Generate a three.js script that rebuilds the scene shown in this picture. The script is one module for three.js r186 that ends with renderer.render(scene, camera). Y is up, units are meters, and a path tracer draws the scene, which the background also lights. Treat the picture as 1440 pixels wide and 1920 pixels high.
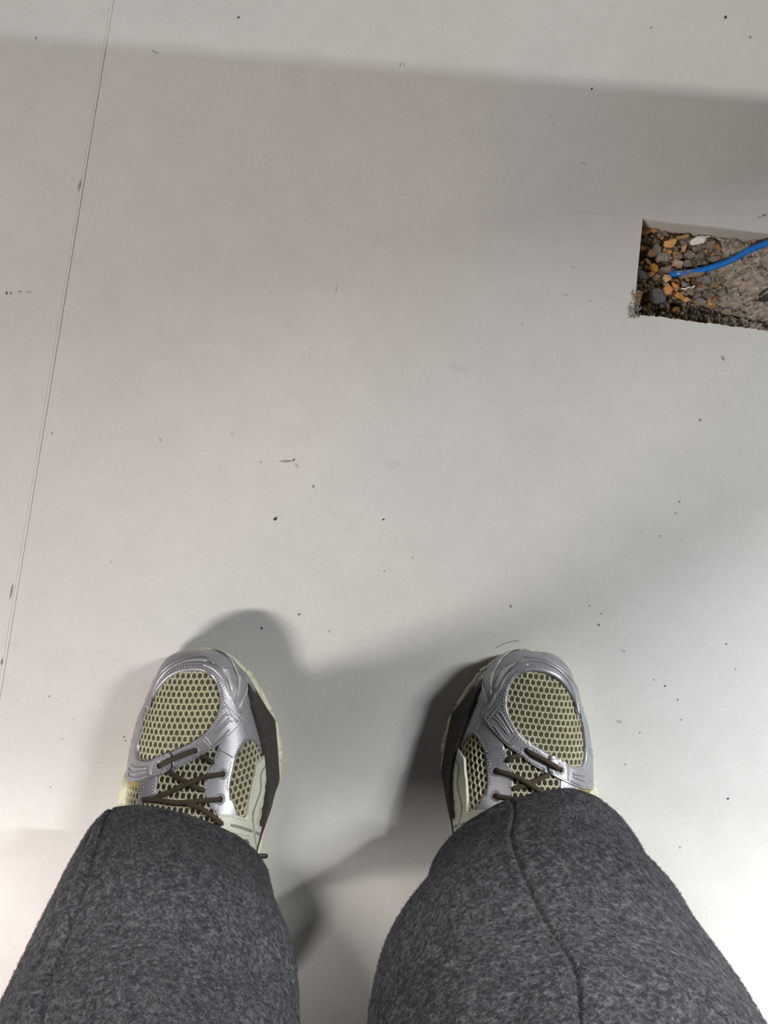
import * as THREE from 'three';
import { mergeGeometries, mergeVertices } from 'three/addons/utils/BufferGeometryUtils.js';
import { RoundedBoxGeometry } from 'three/addons/geometries/RoundedBoxGeometry.js';
import { ConvexGeometry } from 'three/addons/geometries/ConvexGeometry.js';
import { MarchingCubes } from 'three/addons/objects/MarchingCubes.js';
import { RectAreaLightUniformsLib } from 'three/addons/lights/RectAreaLightUniformsLib.js';

// ---------------------------------------------------------------- camera, lights, exposure
const W = 1440, H = 1920, F = 1442;                       // the photograph's frame and focal length in pixels
const CAM_Y = 0.62, TILT = THREE.MathUtils.degToRad(5.2);
const scene = new THREE.Scene();
scene.background = new THREE.Color(0x000000);
const camera = new THREE.PerspectiveCamera(THREE.MathUtils.radToDeg(2 * Math.atan(H / 2 / F)), W / H, 0.02, 30);
camera.position.set(0, CAM_Y, 0);
camera.up.set(0, 0, -1);
camera.lookAt(0, CAM_Y - Math.cos(TILT), -Math.sin(TILT));
const renderer = new THREE.WebGLRenderer({ antialias: true });
renderer.toneMapping = THREE.LinearToneMapping;
renderer.toneMappingExposure = 1.0;
renderer.shadowMap.enabled = true;
RectAreaLightUniformsLib.init();
const ROOM_TURN = -0.085;                                  // the room stands a little askew to the picture
const CEILING = 2.5;
// unseen strip lights, placed and set to light the floor: [x, z, length, width, colour, intensity]
const LAMPS = [
  [2.4, -2.2, 2.12, 0.16, 0xfafffa, 69],
  [2.23, -0.98, 1.95, 0.05, 0xfbfdfc, 800],
  [-1.85, 1.7, 1.1, 0.2, 0xfff4f0, 250],
  [-1.46, -1.26, 1.61, 0.09, 0xfff8f5, 240],
  [2.16, -1.24, 0.62, 0.05, 0xfbfcff, 2050],
];
const LAMP_LABELS = ['unseen strip light on the ceiling at the back left of the room', 'dimmest unseen strip light on the ceiling, far ahead', 'longest unseen strip light on the ceiling, at the front left', 'unseen strip light on the ceiling at the back right of the room', 'brightest unseen strip light on the ceiling, at the front right'];

// ---------------------------------------------------------------- helpers
function rng(seed) { let a = seed >>> 0; return () => { a = (a + 0x6d2b79f5) | 0; let t = Math.imul(a ^ (a >>> 15), 1 | a); t = (t + Math.imul(t ^ (t >>> 7), 61 | t)) ^ t; return ((t ^ (t >>> 14)) >>> 0) / 4294967296; }; }
const V3 = (x, y, z) => new THREE.Vector3(x, y, z);
const clamp = (x, a, b) => Math.min(b, Math.max(a, x));
const lerp = (a, b, t) => a + (b - a) * t;
const sstep = (a, b, x) => { const t = clamp((x - a) / (b - a), 0, 1); return t * t * (3 - 2 * t); };
const CT = Math.cos(TILT), ST = Math.sin(TILT);
function ray(u, v) { const a = (u - W / 2) / F, b = -(v - H / 2) / F; return V3(a, -CT + b * ST, -ST - b * CT); }
// the point at height y that the photograph shows at (u, v): used to measure places and outlines
function at(u, v, y = 0) { const d = ray(u, v), t = (CAM_Y - y) / -d.y; return V3(d.x * t, y, d.z * t); }
// monotone cubic interpolation
function mono(xs, ys) {
  const n = xs.length, d = [], m = [];
  for (let i = 0; i < n - 1; i++) d[i] = (ys[i + 1] - ys[i]) / (xs[i + 1] - xs[i]);
  m[0] = d[0]; m[n - 1] = d[n - 2];
  for (let i = 1; i < n - 1; i++) m[i] = d[i - 1] * d[i] <= 0 ? 0 : (2 * d[i - 1] * d[i]) / (d[i - 1] + d[i]);
  return (x) => {
    if (x <= xs[0]) return ys[0]; if (x >= xs[n - 1]) return ys[n - 1];
    let i = 0; while (x > xs[i + 1]) i++;
    const h = xs[i + 1] - xs[i], t = (x - xs[i]) / h, t2 = t * t, t3 = t2 * t;
    return (2 * t3 - 3 * t2 + 1) * ys[i] + (t3 - 2 * t2 + t) * h * m[i] + (3 * t2 - 2 * t3) * ys[i + 1] + (t3 - t2) * h * m[i + 1];
  };
}
function hash2(x, y, s) { let h = Math.imul(x, 374761393) ^ Math.imul(y, 668265263) ^ Math.imul(s, 2147483647 ^ 0x5bd1e995); h = Math.imul(h ^ (h >>> 13), 1274126177); h = Math.imul(h ^ (h >>> 16), 0x85ebca6b); return ((h ^ (h >>> 15)) >>> 0) / 4294967296; }
// value noise that repeats after px, py cells
function vnoise(x, y, px, py, s) {
  const xi = Math.floor(x), yi = Math.floor(y), fx = x - xi, fy = y - yi, u = fx * fx * (3 - 2 * fx), v = fy * fy * (3 - 2 * fy);
  const w = (a, b) => hash2(((a % px) + px) % px, ((b % py) + py) % py, s);
  return lerp(lerp(w(xi, yi), w(xi + 1, yi), u), lerp(w(xi, yi + 1), w(xi + 1, yi + 1), u), v);
}
function fbm(x, y, p, oct, s) { let a = 0.5, t = 0, n = 0; for (let o = 0; o < oct; o++) { t += a * vnoise(x, y, p, p, s + o); n += a; a *= 0.5; x *= 2; y *= 2; p *= 2; } return t / n; }
const BIG = 1 << 20;
const noise2 = (x, y, s) => vnoise(x + 5000, y + 5000, BIG, BIG, s) * 2 - 1;
function texture(size, fn, srgb, repeat = 1, h = size) {
  const d = new Uint8Array(size * h * 4);
  for (let j = 0; j < h; j++) for (let i = 0; i < size; i++) {
    const c = fn(i / size, j / h, i, j), k = (j * size + i) * 4;
    d[k] = clamp(c[0], 0, 255); d[k + 1] = clamp(c[1], 0, 255); d[k + 2] = clamp(c[2], 0, 255); d[k + 3] = 255;
  }
  const t = new THREE.DataTexture(d, size, h); t.wrapS = t.wrapT = THREE.RepeatWrapping; t.magFilter = t.minFilter = THREE.LinearFilter;
  if (srgb) t.colorSpace = THREE.SRGBColorSpace;
  t.repeat.set(repeat, repeat); t.needsUpdate = true; return t;
}
const names = {};
function numbered(n) { names[n] = (names[n] ?? -1) + 1; return names[n] ? `${n}_${String(names[n]).padStart(3, '0')}` : n; }
function tag(o, label, category, group) { o.userData = { label, category, ...(group ? { group } : {}) }; return o; }
function shade(m) { m.castShadow = m.receiveShadow = true; return m; }
function mesh(name, geometry, material, parent) {
  const m = shade(new THREE.Mesh(geometry, material)); m.name = parent && parent !== scene ? name : numbered(name); (parent || scene).add(m); return m;
}
function part(name, geometry, material, parent, label) {
  const n = parent.children.filter((c) => c.name.replace(/_\d{3}$/, '') === name).length;
  const m = mesh(n ? `${name}_${String(n).padStart(3, '0')}` : name, geometry, material, parent); if (label) m.userData.label = label; return m;
}
function thing(name, label, category, position = [0, 0, 0], turn = 0, group) { const o = new THREE.Group(); o.name = numbered(name); o.position.set(...position); o.rotation.y = turn; scene.add(o); return tag(o, label, category, group); }
function struct(name, geometry, material) { const m = mesh(name, geometry, material, scene); m.userData.kind = 'structure'; return m; }
function geo(pos, idx, uv) {
  const g = new THREE.BufferGeometry(); g.setAttribute('position', new THREE.Float32BufferAttribute(pos, 3));
  g.setAttribute('uv', new THREE.Float32BufferAttribute(uv || new Float32Array((pos.length / 3) * 2), 2)); g.setIndex(idx); g.computeVertexNormals(); return g;
}
function merged(list) { return mergeGeometries(list.map((g) => { const c = g.index ? g.toNonIndexed() : g.clone(); for (const k of Object.keys(c.attributes)) if (!['position', 'normal', 'uv'].includes(k)) c.deleteAttribute(k); return c; })); }
// rows of points joined into a surface
function loft(rows, closed, uvScale = [1, 1]) {
  const n = rows[0].length, pos = [], idx = [], uv = [];
  const m = closed ? n + 1 : n;
  rows.forEach((r, j) => { let s = 0; for (let i = 0; i < m; i++) { const p = r[i % n]; if (i) s += p.distanceTo(r[(i - 1) % n]); pos.push(p.x, p.y, p.z); uv.push((p.u !== undefined ? p.u + (i === n ? r.wrap : 0) : s) * uvScale[0], (p.v ?? j / rows.length) * uvScale[1]); } });
  for (let j = 0; j < rows.length - 1; j++) for (let i = 0; i < m - 1; i++) { const a = j * m + i, b = a + 1, c = a + m, d = c + 1; idx.push(a, c, b, b, c, d); }
  const g = geo(pos, idx, uv);
  if (closed) { const N = g.attributes.normal; for (let j = 0; j < rows.length; j++) { const a = j * m, b = a + n; const v = V3(N.getX(a) + N.getX(b), N.getY(a) + N.getY(b), N.getZ(a) + N.getZ(b)).normalize(); N.setXYZ(a, v.x, v.y, v.z); N.setXYZ(b, v.x, v.y, v.z); } }
  return g;
}
function tube(points, r, seg = 8, around = 8, taper) {
  const g = new THREE.TubeGeometry(new THREE.CatmullRomCurve3(points), seg, r, around, false); return g;
}
function flip(g) { const a = g.index.array; for (let i = 0; i < a.length; i += 3) { const t = a[i]; a[i] = a[i + 1]; a[i + 1] = t; } g.computeVertexNormals(); return g; }
function mirrored(g) {
  const c = g.clone(); c.scale(-1, 1, 1);
  if (!c.index) c.setIndex([...Array(c.attributes.position.count).keys()]);
  const a = c.index.array; for (let i = 0; i < a.length; i += 3) { const t = a[i]; a[i] = a[i + 1]; a[i + 1] = t; }
  const N = c.attributes.normal; // scale() has already turned the normals
  for (let i = 0; i < N.count; i++) { const v = V3(N.getX(i), N.getY(i), N.getZ(i)).normalize(); N.setXYZ(i, v.x, v.y, v.z); }
  return c;
}
function closedCurve(pts, n) { return new THREE.CatmullRomCurve3(pts.map((p) => (p.isVector3 ? p : V3(p[0], p[1], 0))), true, 'centripetal').getSpacedPoints(n).slice(0, n); }
// ---------------------------------------------------------------- the room
// marks on the vinyl that a zoom on the photograph shows: [u, v, half length, half width, angle, strength]
const MARKS = [[537, 864, 14, 1.6, -2, 40], [556, 872, 5, 2, 50, 25], [150, 345, 2, 8, 5, 45], [147, 352, 2, 6, 0, 30], [12, 549, 2, 3, 0, 70], [20, 549, 1.5, 3, 0, 60], [37, 546, 5, 2, 0, 30], [54, 547, 6, 2, 10, 22], [21, 1108, 2, 13, 8, 50], [3, 1240, 2, 6, 8, 50], [290, 97, 8, 2, 25, 26], [1118, 400, 44, 1.6, 3, 5], [1432, 403, 5, 1.6, -20, 55], [1424, 407, 3, 1.6, 0, 45], [630, 541, 1.5, 6, 5, 26], [750, 120, 1.5, 4, 0, 30], [757, 120, 1.2, 4, 0, 24], [1355, 671, 3, 5, -35, 42], [1312, 787, 3.4, 2.6, -20, 40], [1273, 940, 2, 2, 0, 60], [1266, 962, 2, 1.5, 0, 50], [1238, 1004, 3, 1.3, 0, 36], [1122, 1171, 2.2, 2, 0, 80], [1127, 1150, 1.6, 1.4, 0, 70], [1105, 1135, 1.4, 1.3, 0, 60], [1168, 1220, 5, 2, 20, 30], [1361, 1207, 1.7, 1.5, 0, 70], [1225, 1274, 1.5, 1.5, 0, 70], [1270, 1311, 1.7, 1.6, 0, 80], [1276, 1349, 1.4, 1.4, 0, 70], [1199, 1373, 1.4, 1.4, 0, 70], [1160, 1352, 5, 2.6, 15, 28], [1171, 1433, 1.8, 1.2, 0, 60], [1274, 1588, 1.4, 2, 0, 60], [1378, 1254, 1.5, 1.5, 0, 60], [1220, 51, 2.2, 2.2, 0, 45], [1406, 69, 3, 3, 0, 40], [67, 71, 1.6, 2.6, 0, 50], [587, 911, 2, 2.6, 0, 60], [957, 1136, 2, 2, 0, 70], [92, 1305, 1.6, 1.6, 0, 70], [232, 1381, 1.6, 1.6, 0, 70], [235, 1388, 1.8, 1.4, 0, 55], [116, 1385, 1.4, 1.2, 0, 50], [137, 1348, 1.4, 1.2, 0, 40], [94, 1475, 1.5, 1.5, 0, 40], [97, 812, 2, 2, 0, 40], [208, 1053, 3, 1.4, -30, 26], [488, 866, 1.6, 1.6, 0, 40], [434, 812, 2, 1.6, 40, 30], [1074, 500, 4, 1.6, 0, 22], [1060, 552, 5, 1.6, 0, 20], [1106, 563, 4, 1.4, 0, 24], [978, 606, 2, 2, 0, 26], [720, 1070, 1.6, 1.6, 0, 44], [773, 1045, 3, 1.4, 30, 28], [616, 1183, 2, 1.6, 0, 36], [300, 824, 2, 3, 0, 26], [1094, 305, 5, 1.3, 8, 30], [400, 370, 1.4, 14, -25, -5], [520, 325, 1.4, 6, 0, -5], [640, 300, 4, 1.4, 20, -5], [655, 640, 12, 1.4, -30, -5], [735, 870, 16, 10, 0, 4], [860, 690, 20, 8, 20, 4]];
const markGrid = new Map();
for (const [u, v, a, b, deg, s] of MARKS) { const p = at(u, v), q = at(u + 1, v), k = q.x - p.x, r = Math.max(a, b) * k + 0.001, c = Math.cos((deg * Math.PI) / 180), n = Math.sin((deg * Math.PI) / 180);
  for (let i = Math.floor((p.x - r) / 0.01); i <= Math.floor((p.x + r) / 0.01); i++) for (let j = Math.floor((p.z - r) / 0.01); j <= Math.floor((p.z + r) / 0.01); j++) { const key = i + '_' + j; if (!markGrid.has(key)) markGrid.set(key, []); markGrid.get(key).push([p.x, p.z, a * k, b * k, c, n, s]); } }
const FU = 1.1, FU0 = 0.37, FV0 = 0.21;
const floorTex = texture(2048, (x, y) => {
  const a = fbm(x * 6, y * 6, 6, 5, 3) - 0.5, b = fbm(x * 60, y * 60, 60, 3, 11) - 0.5, c = vnoise(x * 700, y * 700, 700, 700, 21) - 0.5;
  let l = 197 + a * 11 + b * 6 + c * 5; const w = (fbm(x * 4, y * 4, 4, 3, 31) - 0.5) * 5;
  const px = (x - FU0) * FU, pz = ((y > 0.65 ? y - 1 : y) - FV0) * FU, list = markGrid.get(Math.floor(px / 0.01) + '_' + Math.floor(pz / 0.01));
  if (list) for (const [mx, mz, ma, mb, mc, mn, ms] of list) { const dx = px - mx, dz = pz - mz, e = (dx * mc + dz * mn) / ma, f = (dz * mc - dx * mn) / mb, d = e * e + f * f, g = 0.75 + 0.5 * vnoise(x * 900, y * 900, 900, 900, 41); if (d < 1.6) l -= ms * 1.5 * g * (1 - sstep(0.5, 1.6, d)); }
  return [l + w, l - 1, l - 5 - w];
}, true);
const floorBump = texture(512, (x, y) => { const v = 128 + (fbm(x * 90, y * 90, 90, 3, 5) - 0.5) * 90; return [v, v, v]; }, false, 4);
const M = {};
M.vinyl = new THREE.MeshPhysicalMaterial({ map: floorTex, bumpMap: floorBump, bumpScale: 0.00012, roughness: 0.55, specularIntensity: 0.6 });
M.weld = new THREE.MeshStandardMaterial({ color: 0xc8c7c2, roughness: 0.5 });
M.screed = new THREE.MeshStandardMaterial({ color: 0xb9b5ac, roughness: 0.95, bumpMap: floorBump, bumpScale: 0.001 });
M.wall = new THREE.MeshStandardMaterial({ color: 0x1e1e1e, roughness: 0.9 });
M.ceiling = new THREE.MeshStandardMaterial({ color: 0x242424, roughness: 0.95 });
const floor = new THREE.Group(); floor.name = 'floor'; floor.userData.kind = 'structure'; scene.add(floor);
const VINYL = 0.0025;
function slab(points, depth, top) {                          // a plate of the plan outline, top face at height top
  const s = new THREE.Shape(points.map((p) => new THREE.Vector2(p.x, -p.z)));
  const g = new THREE.ExtrudeGeometry(s, { depth, bevelEnabled: false }); g.rotateX(-Math.PI / 2); g.translate(0, top - depth, 0); return g;
}
function alongLine(a, b, z) { return V3(a.x + ((b.x - a.x) * (z - a.z)) / (b.z - a.z), 0, z); }
const seamL = [at(211, 0), at(1, 1287)], seamR = [at(1183, 640), at(1120, 1290)];
const XMIN = -3.4, XMAX = 3.4, ZMIN = -3.2, ZMAX = 3.0;
const sh = (p, d) => V3(p.x + d, 0, p.z);
const LA = alongLine(...seamL, ZMIN), LB = alongLine(...seamL, ZMAX), RA = alongLine(...seamR, ZMIN), RB = alongLine(...seamR, ZMAX);
// the hole cut into the right-hand sheet, outline measured on the photograph
const rh = rng(7);
const holeLeft = [[1201, 410], [1199, 425], [1197, 448], [1194.5, 468], [1192, 487], [1190, 516], [1187.5, 545], [1185, 566], [1181, 584]].map(([u, v]) => at(u, v));
const holeBottom = []; {
  const pts = [[1184, 589], [1210, 592], [1238, 594], [1277, 600], [1325, 605.5], [1374, 612], [1432, 619], [1560, 633], [1700, 648]];
  for (let i = 0; i < pts.length - 1; i++) { const n = Math.round((pts[i + 1][0] - pts[i][0]) / 4); for (let k = 0; k < n; k++) holeBottom.push(at(lerp(pts[i][0], pts[i + 1][0], k / n), lerp(pts[i][1], pts[i + 1][1], k / n) + (rh() - 0.5) * 2.6)); }
}
const holeTop = [[1700, 468], [1440, 438], [1330, 424.5], [1260, 417], [1222, 412.5], [1206, 409.5]].map(([u, v]) => at(u, v));
const holeOutline = [...holeLeft, ...holeBottom, ...holeTop];
const jointAt = (z) => alongLine(...seamR, z).x;
{
  const uvScale = (g) => { const p = g.attributes.position, u = g.attributes.uv; for (let i = 0; i < p.count; i++) u.setXY(i, p.getX(i) / FU + FU0, p.getZ(i) / FU + FV0); return g; };
  const g1 = 0.0014;
  part('vinyl_sheet', uvScale(slab([V3(XMIN, 0, ZMIN), sh(LA, -g1), sh(LB, -g1), V3(XMIN, 0, ZMAX)], VINYL, 0)), M.vinyl, floor);
  part('vinyl_sheet', uvScale(slab([sh(LA, g1), sh(RA, 0), alongLine(...seamR, -0.2), sh(RB, -0.00012), sh(LB, g1)], VINYL, 0)), M.vinyl, floor);
  const hl = holeLeft.map((p) => V3(Math.max(p.x, jointAt(p.z) + 0.0006), 0, p.z));
  const right = [sh(RA, 0), V3(XMAX, 0, ZMIN), V3(XMAX, 0, ZMAX), sh(RB, 0.00006)];
  const jb = alongLine(...seamR, holeBottom[0].z), jt = alongLine(...seamR, holeTop[holeTop.length - 1].z);
  const s = new THREE.Shape([...right, V3(jb.x + 0.00003, 0, jb.z), ...holeBottom, ...holeTop, V3(jt.x, 0, jt.z)].map((p) => new THREE.Vector2(p.x, -p.z)));
  const g = new THREE.ExtrudeGeometry(s, { depth: VINYL, bevelEnabled: false }); g.rotateX(-Math.PI / 2); g.translate(0, -VINYL, 0);
  part('vinyl_sheet', uvScale(g), M.vinyl, floor);
  // weld rod in the left joint, a hair proud
  const rows = []; for (let k = 0; k <= 60; k++) { const z = lerp(ZMIN, ZMAX, k / 60), c = alongLine(...seamL, z); rows.push([V3(c.x - 0.00136, -0.0022, z), V3(c.x - 0.00134, -0.0002, z), V3(c.x - 0.0009, 0.0002, z), V3(c.x + 0.0007, 0.0002, z), V3(c.x + 0.00112, -0.0002, z), V3(c.x + 0.00116, -0.0022, z)]); }
  part('weld_rod', flip(loft(rows, false)), M.weld, floor);
  // screed under the vinyl, cut through by the hole
  const s2 = new THREE.Shape([[XMIN, ZMIN], [XMAX, ZMIN], [XMAX, ZMAX], [XMIN, ZMAX]].map(([x, z]) => new THREE.Vector2(x, -z)));
  const c = at(1320, 515), grow = (p, d) => { const v = p.clone().sub(c); return p.clone().add(v.setLength(d)); };
  s2.holes.push(new THREE.Path([...hl, ...holeBottom, ...holeTop].map((p) => { const q = p.z < c.z ? V3(p.x, 0, p.z - 0.0004) : V3(p.x, 0, p.z + 0.002); return new THREE.Vector2(q.x, -q.z); })));
  const g2 = new THREE.ExtrudeGeometry(s2, { depth: 0.06, bevelEnabled: false }); g2.rotateX(-Math.PI / 2); g2.translate(0, -0.06 - VINYL, 0);
  { const p = g2.attributes.position, u = g2.attributes.uv; for (let i = 0; i < p.count; i++) u.setXY(i, (p.getX(i) + p.getY(i) * 0.7) / 0.2, (p.getZ(i) + p.getY(i)) / 0.2); }
  part('screed', g2, M.screed, floor);
  const base = new THREE.BoxGeometry(XMAX - XMIN, 0.06, ZMAX - ZMIN); base.translate((XMIN + XMAX) / 2, -0.0926, (ZMIN + ZMAX) / 2);
  part('base_slab', base, M.screed, floor);
}
function wallBox(name, x0, x1, y0, y1, z0, z1, m) { const g = new THREE.BoxGeometry(x1 - x0, y1 - y0, z1 - z0); g.translate((x0 + x1) / 2, (y0 + y1) / 2, (z0 + z1) / 2); return struct(name, g, m); }
wallBox('wall_left', XMIN - 0.1, XMIN, -0.13, CEILING + 0.1, ZMIN - 0.1, ZMAX + 0.1, M.wall);
wallBox('wall_right', XMAX, XMAX + 0.1, -0.13, CEILING + 0.1, ZMIN - 0.1, ZMAX + 0.1, M.wall);
wallBox('wall_front', XMIN, XMAX, -0.13, CEILING + 0.1, ZMIN - 0.1, ZMIN, M.wall);
wallBox('wall_back', XMIN, XMAX, -0.13, CEILING + 0.1, ZMAX, ZMAX + 0.1, M.wall);
wallBox('ceiling', XMIN, XMAX, CEILING, CEILING + 0.1, ZMIN, ZMAX, M.ceiling);

// unseen strip lights: a white batten with a glowing diffuser, and its light just below it
M.batten = new THREE.MeshStandardMaterial({ color: 0xe8e8e6, roughness: 0.5 });
LAMPS.forEach(([x, z, len, wid, color, power], i) => {
  const t = thing('unseen_ceiling_light', LAMP_LABELS[i], 'light', [x, CEILING, z], ROOM_TURN);
  part('batten', new RoundedBoxGeometry(len + 0.06, 0.05, wid + 0.05, 2, 0.008).translate(0, -0.025, 0), M.batten, t);
  const glow = new THREE.MeshStandardMaterial({ color: 0xffffff, emissive: color, emissiveIntensity: 2.0, roughness: 0.6 });
  part('diffuser', new RoundedBoxGeometry(len, 0.024, wid, 3, 0.008).translate(0, -0.062, 0), glow, t);
  for (const s of [-1, 1]) part('end_cap', new RoundedBoxGeometry(0.025, 0.045, wid + 0.006, 2, 0.006).translate(s * (len / 2 + 0.01), -0.068, 0), M.batten, t);
  const l = new THREE.RectAreaLight(color, power, len, wid); l.position.set(x, CEILING - 0.082, z); l.rotation.set(-Math.PI / 2, 0, 0); l.rotation.order = 'YXZ'; l.rotation.y = ROOM_TURN; scene.add(l);
});
// ---------------------------------------------------------------- the cut-out in the floor: rubble, stones, wood chips, cable
const ZH = (x, y) => [1160 + x / 5.143, 390 + y / 5.143], UNIT = 1 / 11500;     // readings in the enlarged view of the hole
const holeFar = (x) => lerp(at(1203, 411).z, at(1440, 438).z, (x - 0.2146) / 0.1), holeNear = (x) => lerp(at(1190, 592).z, at(1440, 620).z, (x - 0.2075) / 0.108);
function bedY(x, z) {
  const r = sstep(0.255, 0.315, x), t = clamp((z - holeFar(x)) / (holeNear(x) - holeFar(x)), -0.2, 1.2);
  let y = lerp(-0.029, -0.0185, r);
  y += 0.011 * (1 - sstep(0.0, 0.28, t)) * lerp(1, 0.4, r);                        // piled against the far side
  y += lerp(-0.001, 0.008, r) * sstep(0.7, 1.0, t);                              // mortar climbs to the near rim on the right
  y += 0.0022 * noise2(x * 120, z * 120, 201) + 0.0022 * noise2(x * 240, z * 240, 202) + 0.0015 * noise2(x * 620, z * 620, 203) + 0.0008 * noise2(x * 1300, z * 1300, 204);
  return Math.min(y, -0.004);
}
{
  const x0 = 0.19, x1 = 0.45, z0 = -0.335, z1 = -0.18, nx = 300, nz = 190, pos = [], idx = [], uv = [], col = [];
  for (let j = 0; j <= nz; j++) for (let i = 0; i <= nx; i++) {
    const x = lerp(x0, x1, i / nx), z = lerp(z0, z1, j / nz), y = bedY(x, z); pos.push(x, y, z); uv.push(x / 0.1, z / 0.1);
    const r = sstep(0.25, 0.31, x + 0.012 * noise2(x * 60, z * 60, 211)), n = noise2(x * 400, z * 400, 212) * 0.5 + noise2(x * 1100, z * 1100, 213) * 0.5, m = noise2(x * 150, z * 150, 214);
    const a = new THREE.Color(0x3d2f20).lerp(new THREE.Color(0x9b9184), clamp(r + m * 0.25, 0, 1)), k = 1 + n * 0.6; col.push(a.r * k, a.g * k, a.b * k);
  }
  for (let j = 0; j < nz; j++) for (let i = 0; i < nx; i++) { const a = j * (nx + 1) + i, b = a + 1, c = a + nx + 1, d = c + 1; idx.push(a, c, b, b, c, d); }
  const g = geo(pos, idx, uv); g.setAttribute('color', new THREE.Float32BufferAttribute(col, 3));
  part('rubble_bed', g, new THREE.MeshStandardMaterial({ vertexColors: true, roughness: 1 }), floor);
}
const stoneShapes = [1, 2, 3, 4, 5, 6].map((s) => {
  const g = mergeVertices(new THREE.IcosahedronGeometry(1, 5).deleteAttribute('normal').deleteAttribute('uv'), 1e-5), p = g.attributes.position;
  for (let i = 0; i < p.count; i++) { const v = V3().fromBufferAttribute(p, i); let k = 1 + 0.2 * noise2(v.x * 1.6 + s * 9, v.y * 1.6 + v.z * 1.9, 300 + s) + 0.1 * noise2(v.x * 4 + v.z * 3, v.y * 4 + s, 320 + s) + 0.05 * noise2(v.x * 11 + v.z * 7, v.y * 11 - v.z * 5, 330 + s);
    for (let c = 0; c < 5; c++) { const d = V3(Math.sin(c * 2.4 + s), Math.cos(c * 1.7 + s * 2), Math.sin(c * 3.1 - s)).normalize(), e = v.dot(d); if (e > 0.6) k *= 1 - (e - 0.6) * 0.62; } // flattened faces
    v.multiplyScalar(k); p.setXYZ(i, v.x, v.y, v.z); }
  g.computeVertexNormals(); g.setAttribute('uv', new THREE.Float32BufferAttribute(new Float32Array(p.count * 2), 2)); for (let i = 0; i < p.count; i++) g.attributes.uv.setXY(i, p.getX(i) * 0.5 + p.getY(i) * 0.2, p.getZ(i) * 0.5 + p.getY(i) * 0.3); return g;
});
const stoneTex = texture(256, (x, y) => { const n = (fbm(x * 14, y * 14, 14, 4, 341) - 0.5) * 120 + (vnoise(x * 90, y * 90, 90, 90, 343) - 0.5) * 46; const l = 218 + n; return [l, l * 0.985, l * 0.95]; }, true);
const stoneMats = {}; const stoneMat = (hex) => (stoneMats[hex] ||= new THREE.MeshStandardMaterial({ color: hex, map: stoneTex, roughness: 0.93, bumpMap: stoneTex, bumpScale: 0.0006 }));
function groundPoint(x, y, up) { let h = -0.02, p; for (let k = 0; k < 8; k++) { p = at(...ZH(x, y), h); h = bedY(p.x, p.z) + up; } return at(...ZH(x, y), h); }
const hr = rng(77);
const STONES = [
  [440, 470, 62, 58, 0x9a9c98, 'round mid grey stone below the large orange wood chip in the cut-out'], [372, 392, 42, 58, 0x8b9184, 'greenish grey stone touching the round mid grey stone in the cut-out'],
  [370, 855, 82, 76, 0x6d7074, 'big dark grey stone left of the lower cluster of orange chips'], [262, 965, 78, 38, 0x625f58, 'flat dark stone in the near left corner of the cut-out'],
  [690, 450, 56, 46, 0xa0968a, 'tan grey stone to the right of the upright tan splinter'], [665, 532, 50, 38, 0x96938e, 'mid grey stone just above the buried end of the blue cable'],
  [790, 455, 46, 36, 0x8d8980, 'brownish grey stone between the white pebble and the blue cable'], [900, 352, 52, 50, 0x9c968a, 'broad tan stone at the right end of the white pebble'],
  [840, 690, 48, 34, 0xa3a3a6, 'pale grey oval stone right under the middle of the blue cable'], [632, 742, 30, 26, 0xc0c0bb, 'small light grey stone below the smeared end of the cable'],
  [780, 780, 46, 36, 0xa8a8a6, 'light grey stone below the pale oval stone'], [690, 806, 50, 42, 0x939393, 'grey stone right of the lower orange chip cluster'],
  [768, 846, 44, 38, 0x8d8d92, 'bluish grey stone in the middle of the grey stone patch'], [790, 902, 60, 38, 0x9ea0a3, 'widest stone at the lower end of the grey stone patch'],
  [1000, 695, 42, 32, 0x8f8d86, 'small grey stone at the edge of the mortar under the cable'], [990, 822, 40, 40, 0xa7a497, 'pale tan stone half sunk in the mortar edge'],
  [885, 836, 52, 30, 0x848a81, 'green grey flat stone above the curved orange sliver'], [920, 490, 48, 28, 0xa39d90, 'flat tan stone on the upper side of the blue cable'],
  [470, 590, 48, 44, 0xa0958b, 'brown grey stone left of the buried cable end'], [350, 682, 30, 28, 0xa2a09e, 'small grey stone left of the pale round chip'],
  [215, 655, 56, 46, 0x8d8b90, 'grey stone at the middle of the left edge of the cut-out'], [225, 737, 38, 26, 0xb9b6aa, 'pale small stone above the yellow chip at the left edge'],
  [285, 792, 40, 38, 0x7e827e, 'dull grey stone between the yellow chip and the big dark stone'], [1045, 1000, 60, 34, 0xa69f8f, 'pale crumbly lump below the mortar near the near rim'],
  [1020, 1078, 38, 30, 0xb0a996, 'small pale lump right at the near rim of the cut-out'], [1160, 1025, 62, 30, 0xa3988a, 'long tan lump right of the pale crumbly lump'],
  [560, 455, 56, 48, 0xb09a7e, 'tan stone between the round grey stone and the upright splinter'], [235, 310, 66, 34, 0x756a57, 'brown stone under the chip in the far left corner'],
  [440, 245, 60, 30, 0x8c8474, 'grey brown stone against the far wall left of the tan splinter'],
];
STONES.forEach(([x, y, rx, ry, hex, label], i) => {
  const a = rx * UNIT * 1.08, b = ry * UNIT * 1.08, h = Math.min(a, b) * 0.85, p = groundPoint(x, y, h * 0.35);
  const m = mesh('stone', stoneShapes[i % 6], stoneMat(hex), scene); m.scale.set(a, h, b); m.rotation.set((hr() - 0.5) * 0.3, (hr() - 0.5) * 0.5, (hr() - 0.5) * 0.3); m.position.copy(p); tag(m, label, 'stone', 'stones in the cut-out');
});
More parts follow.
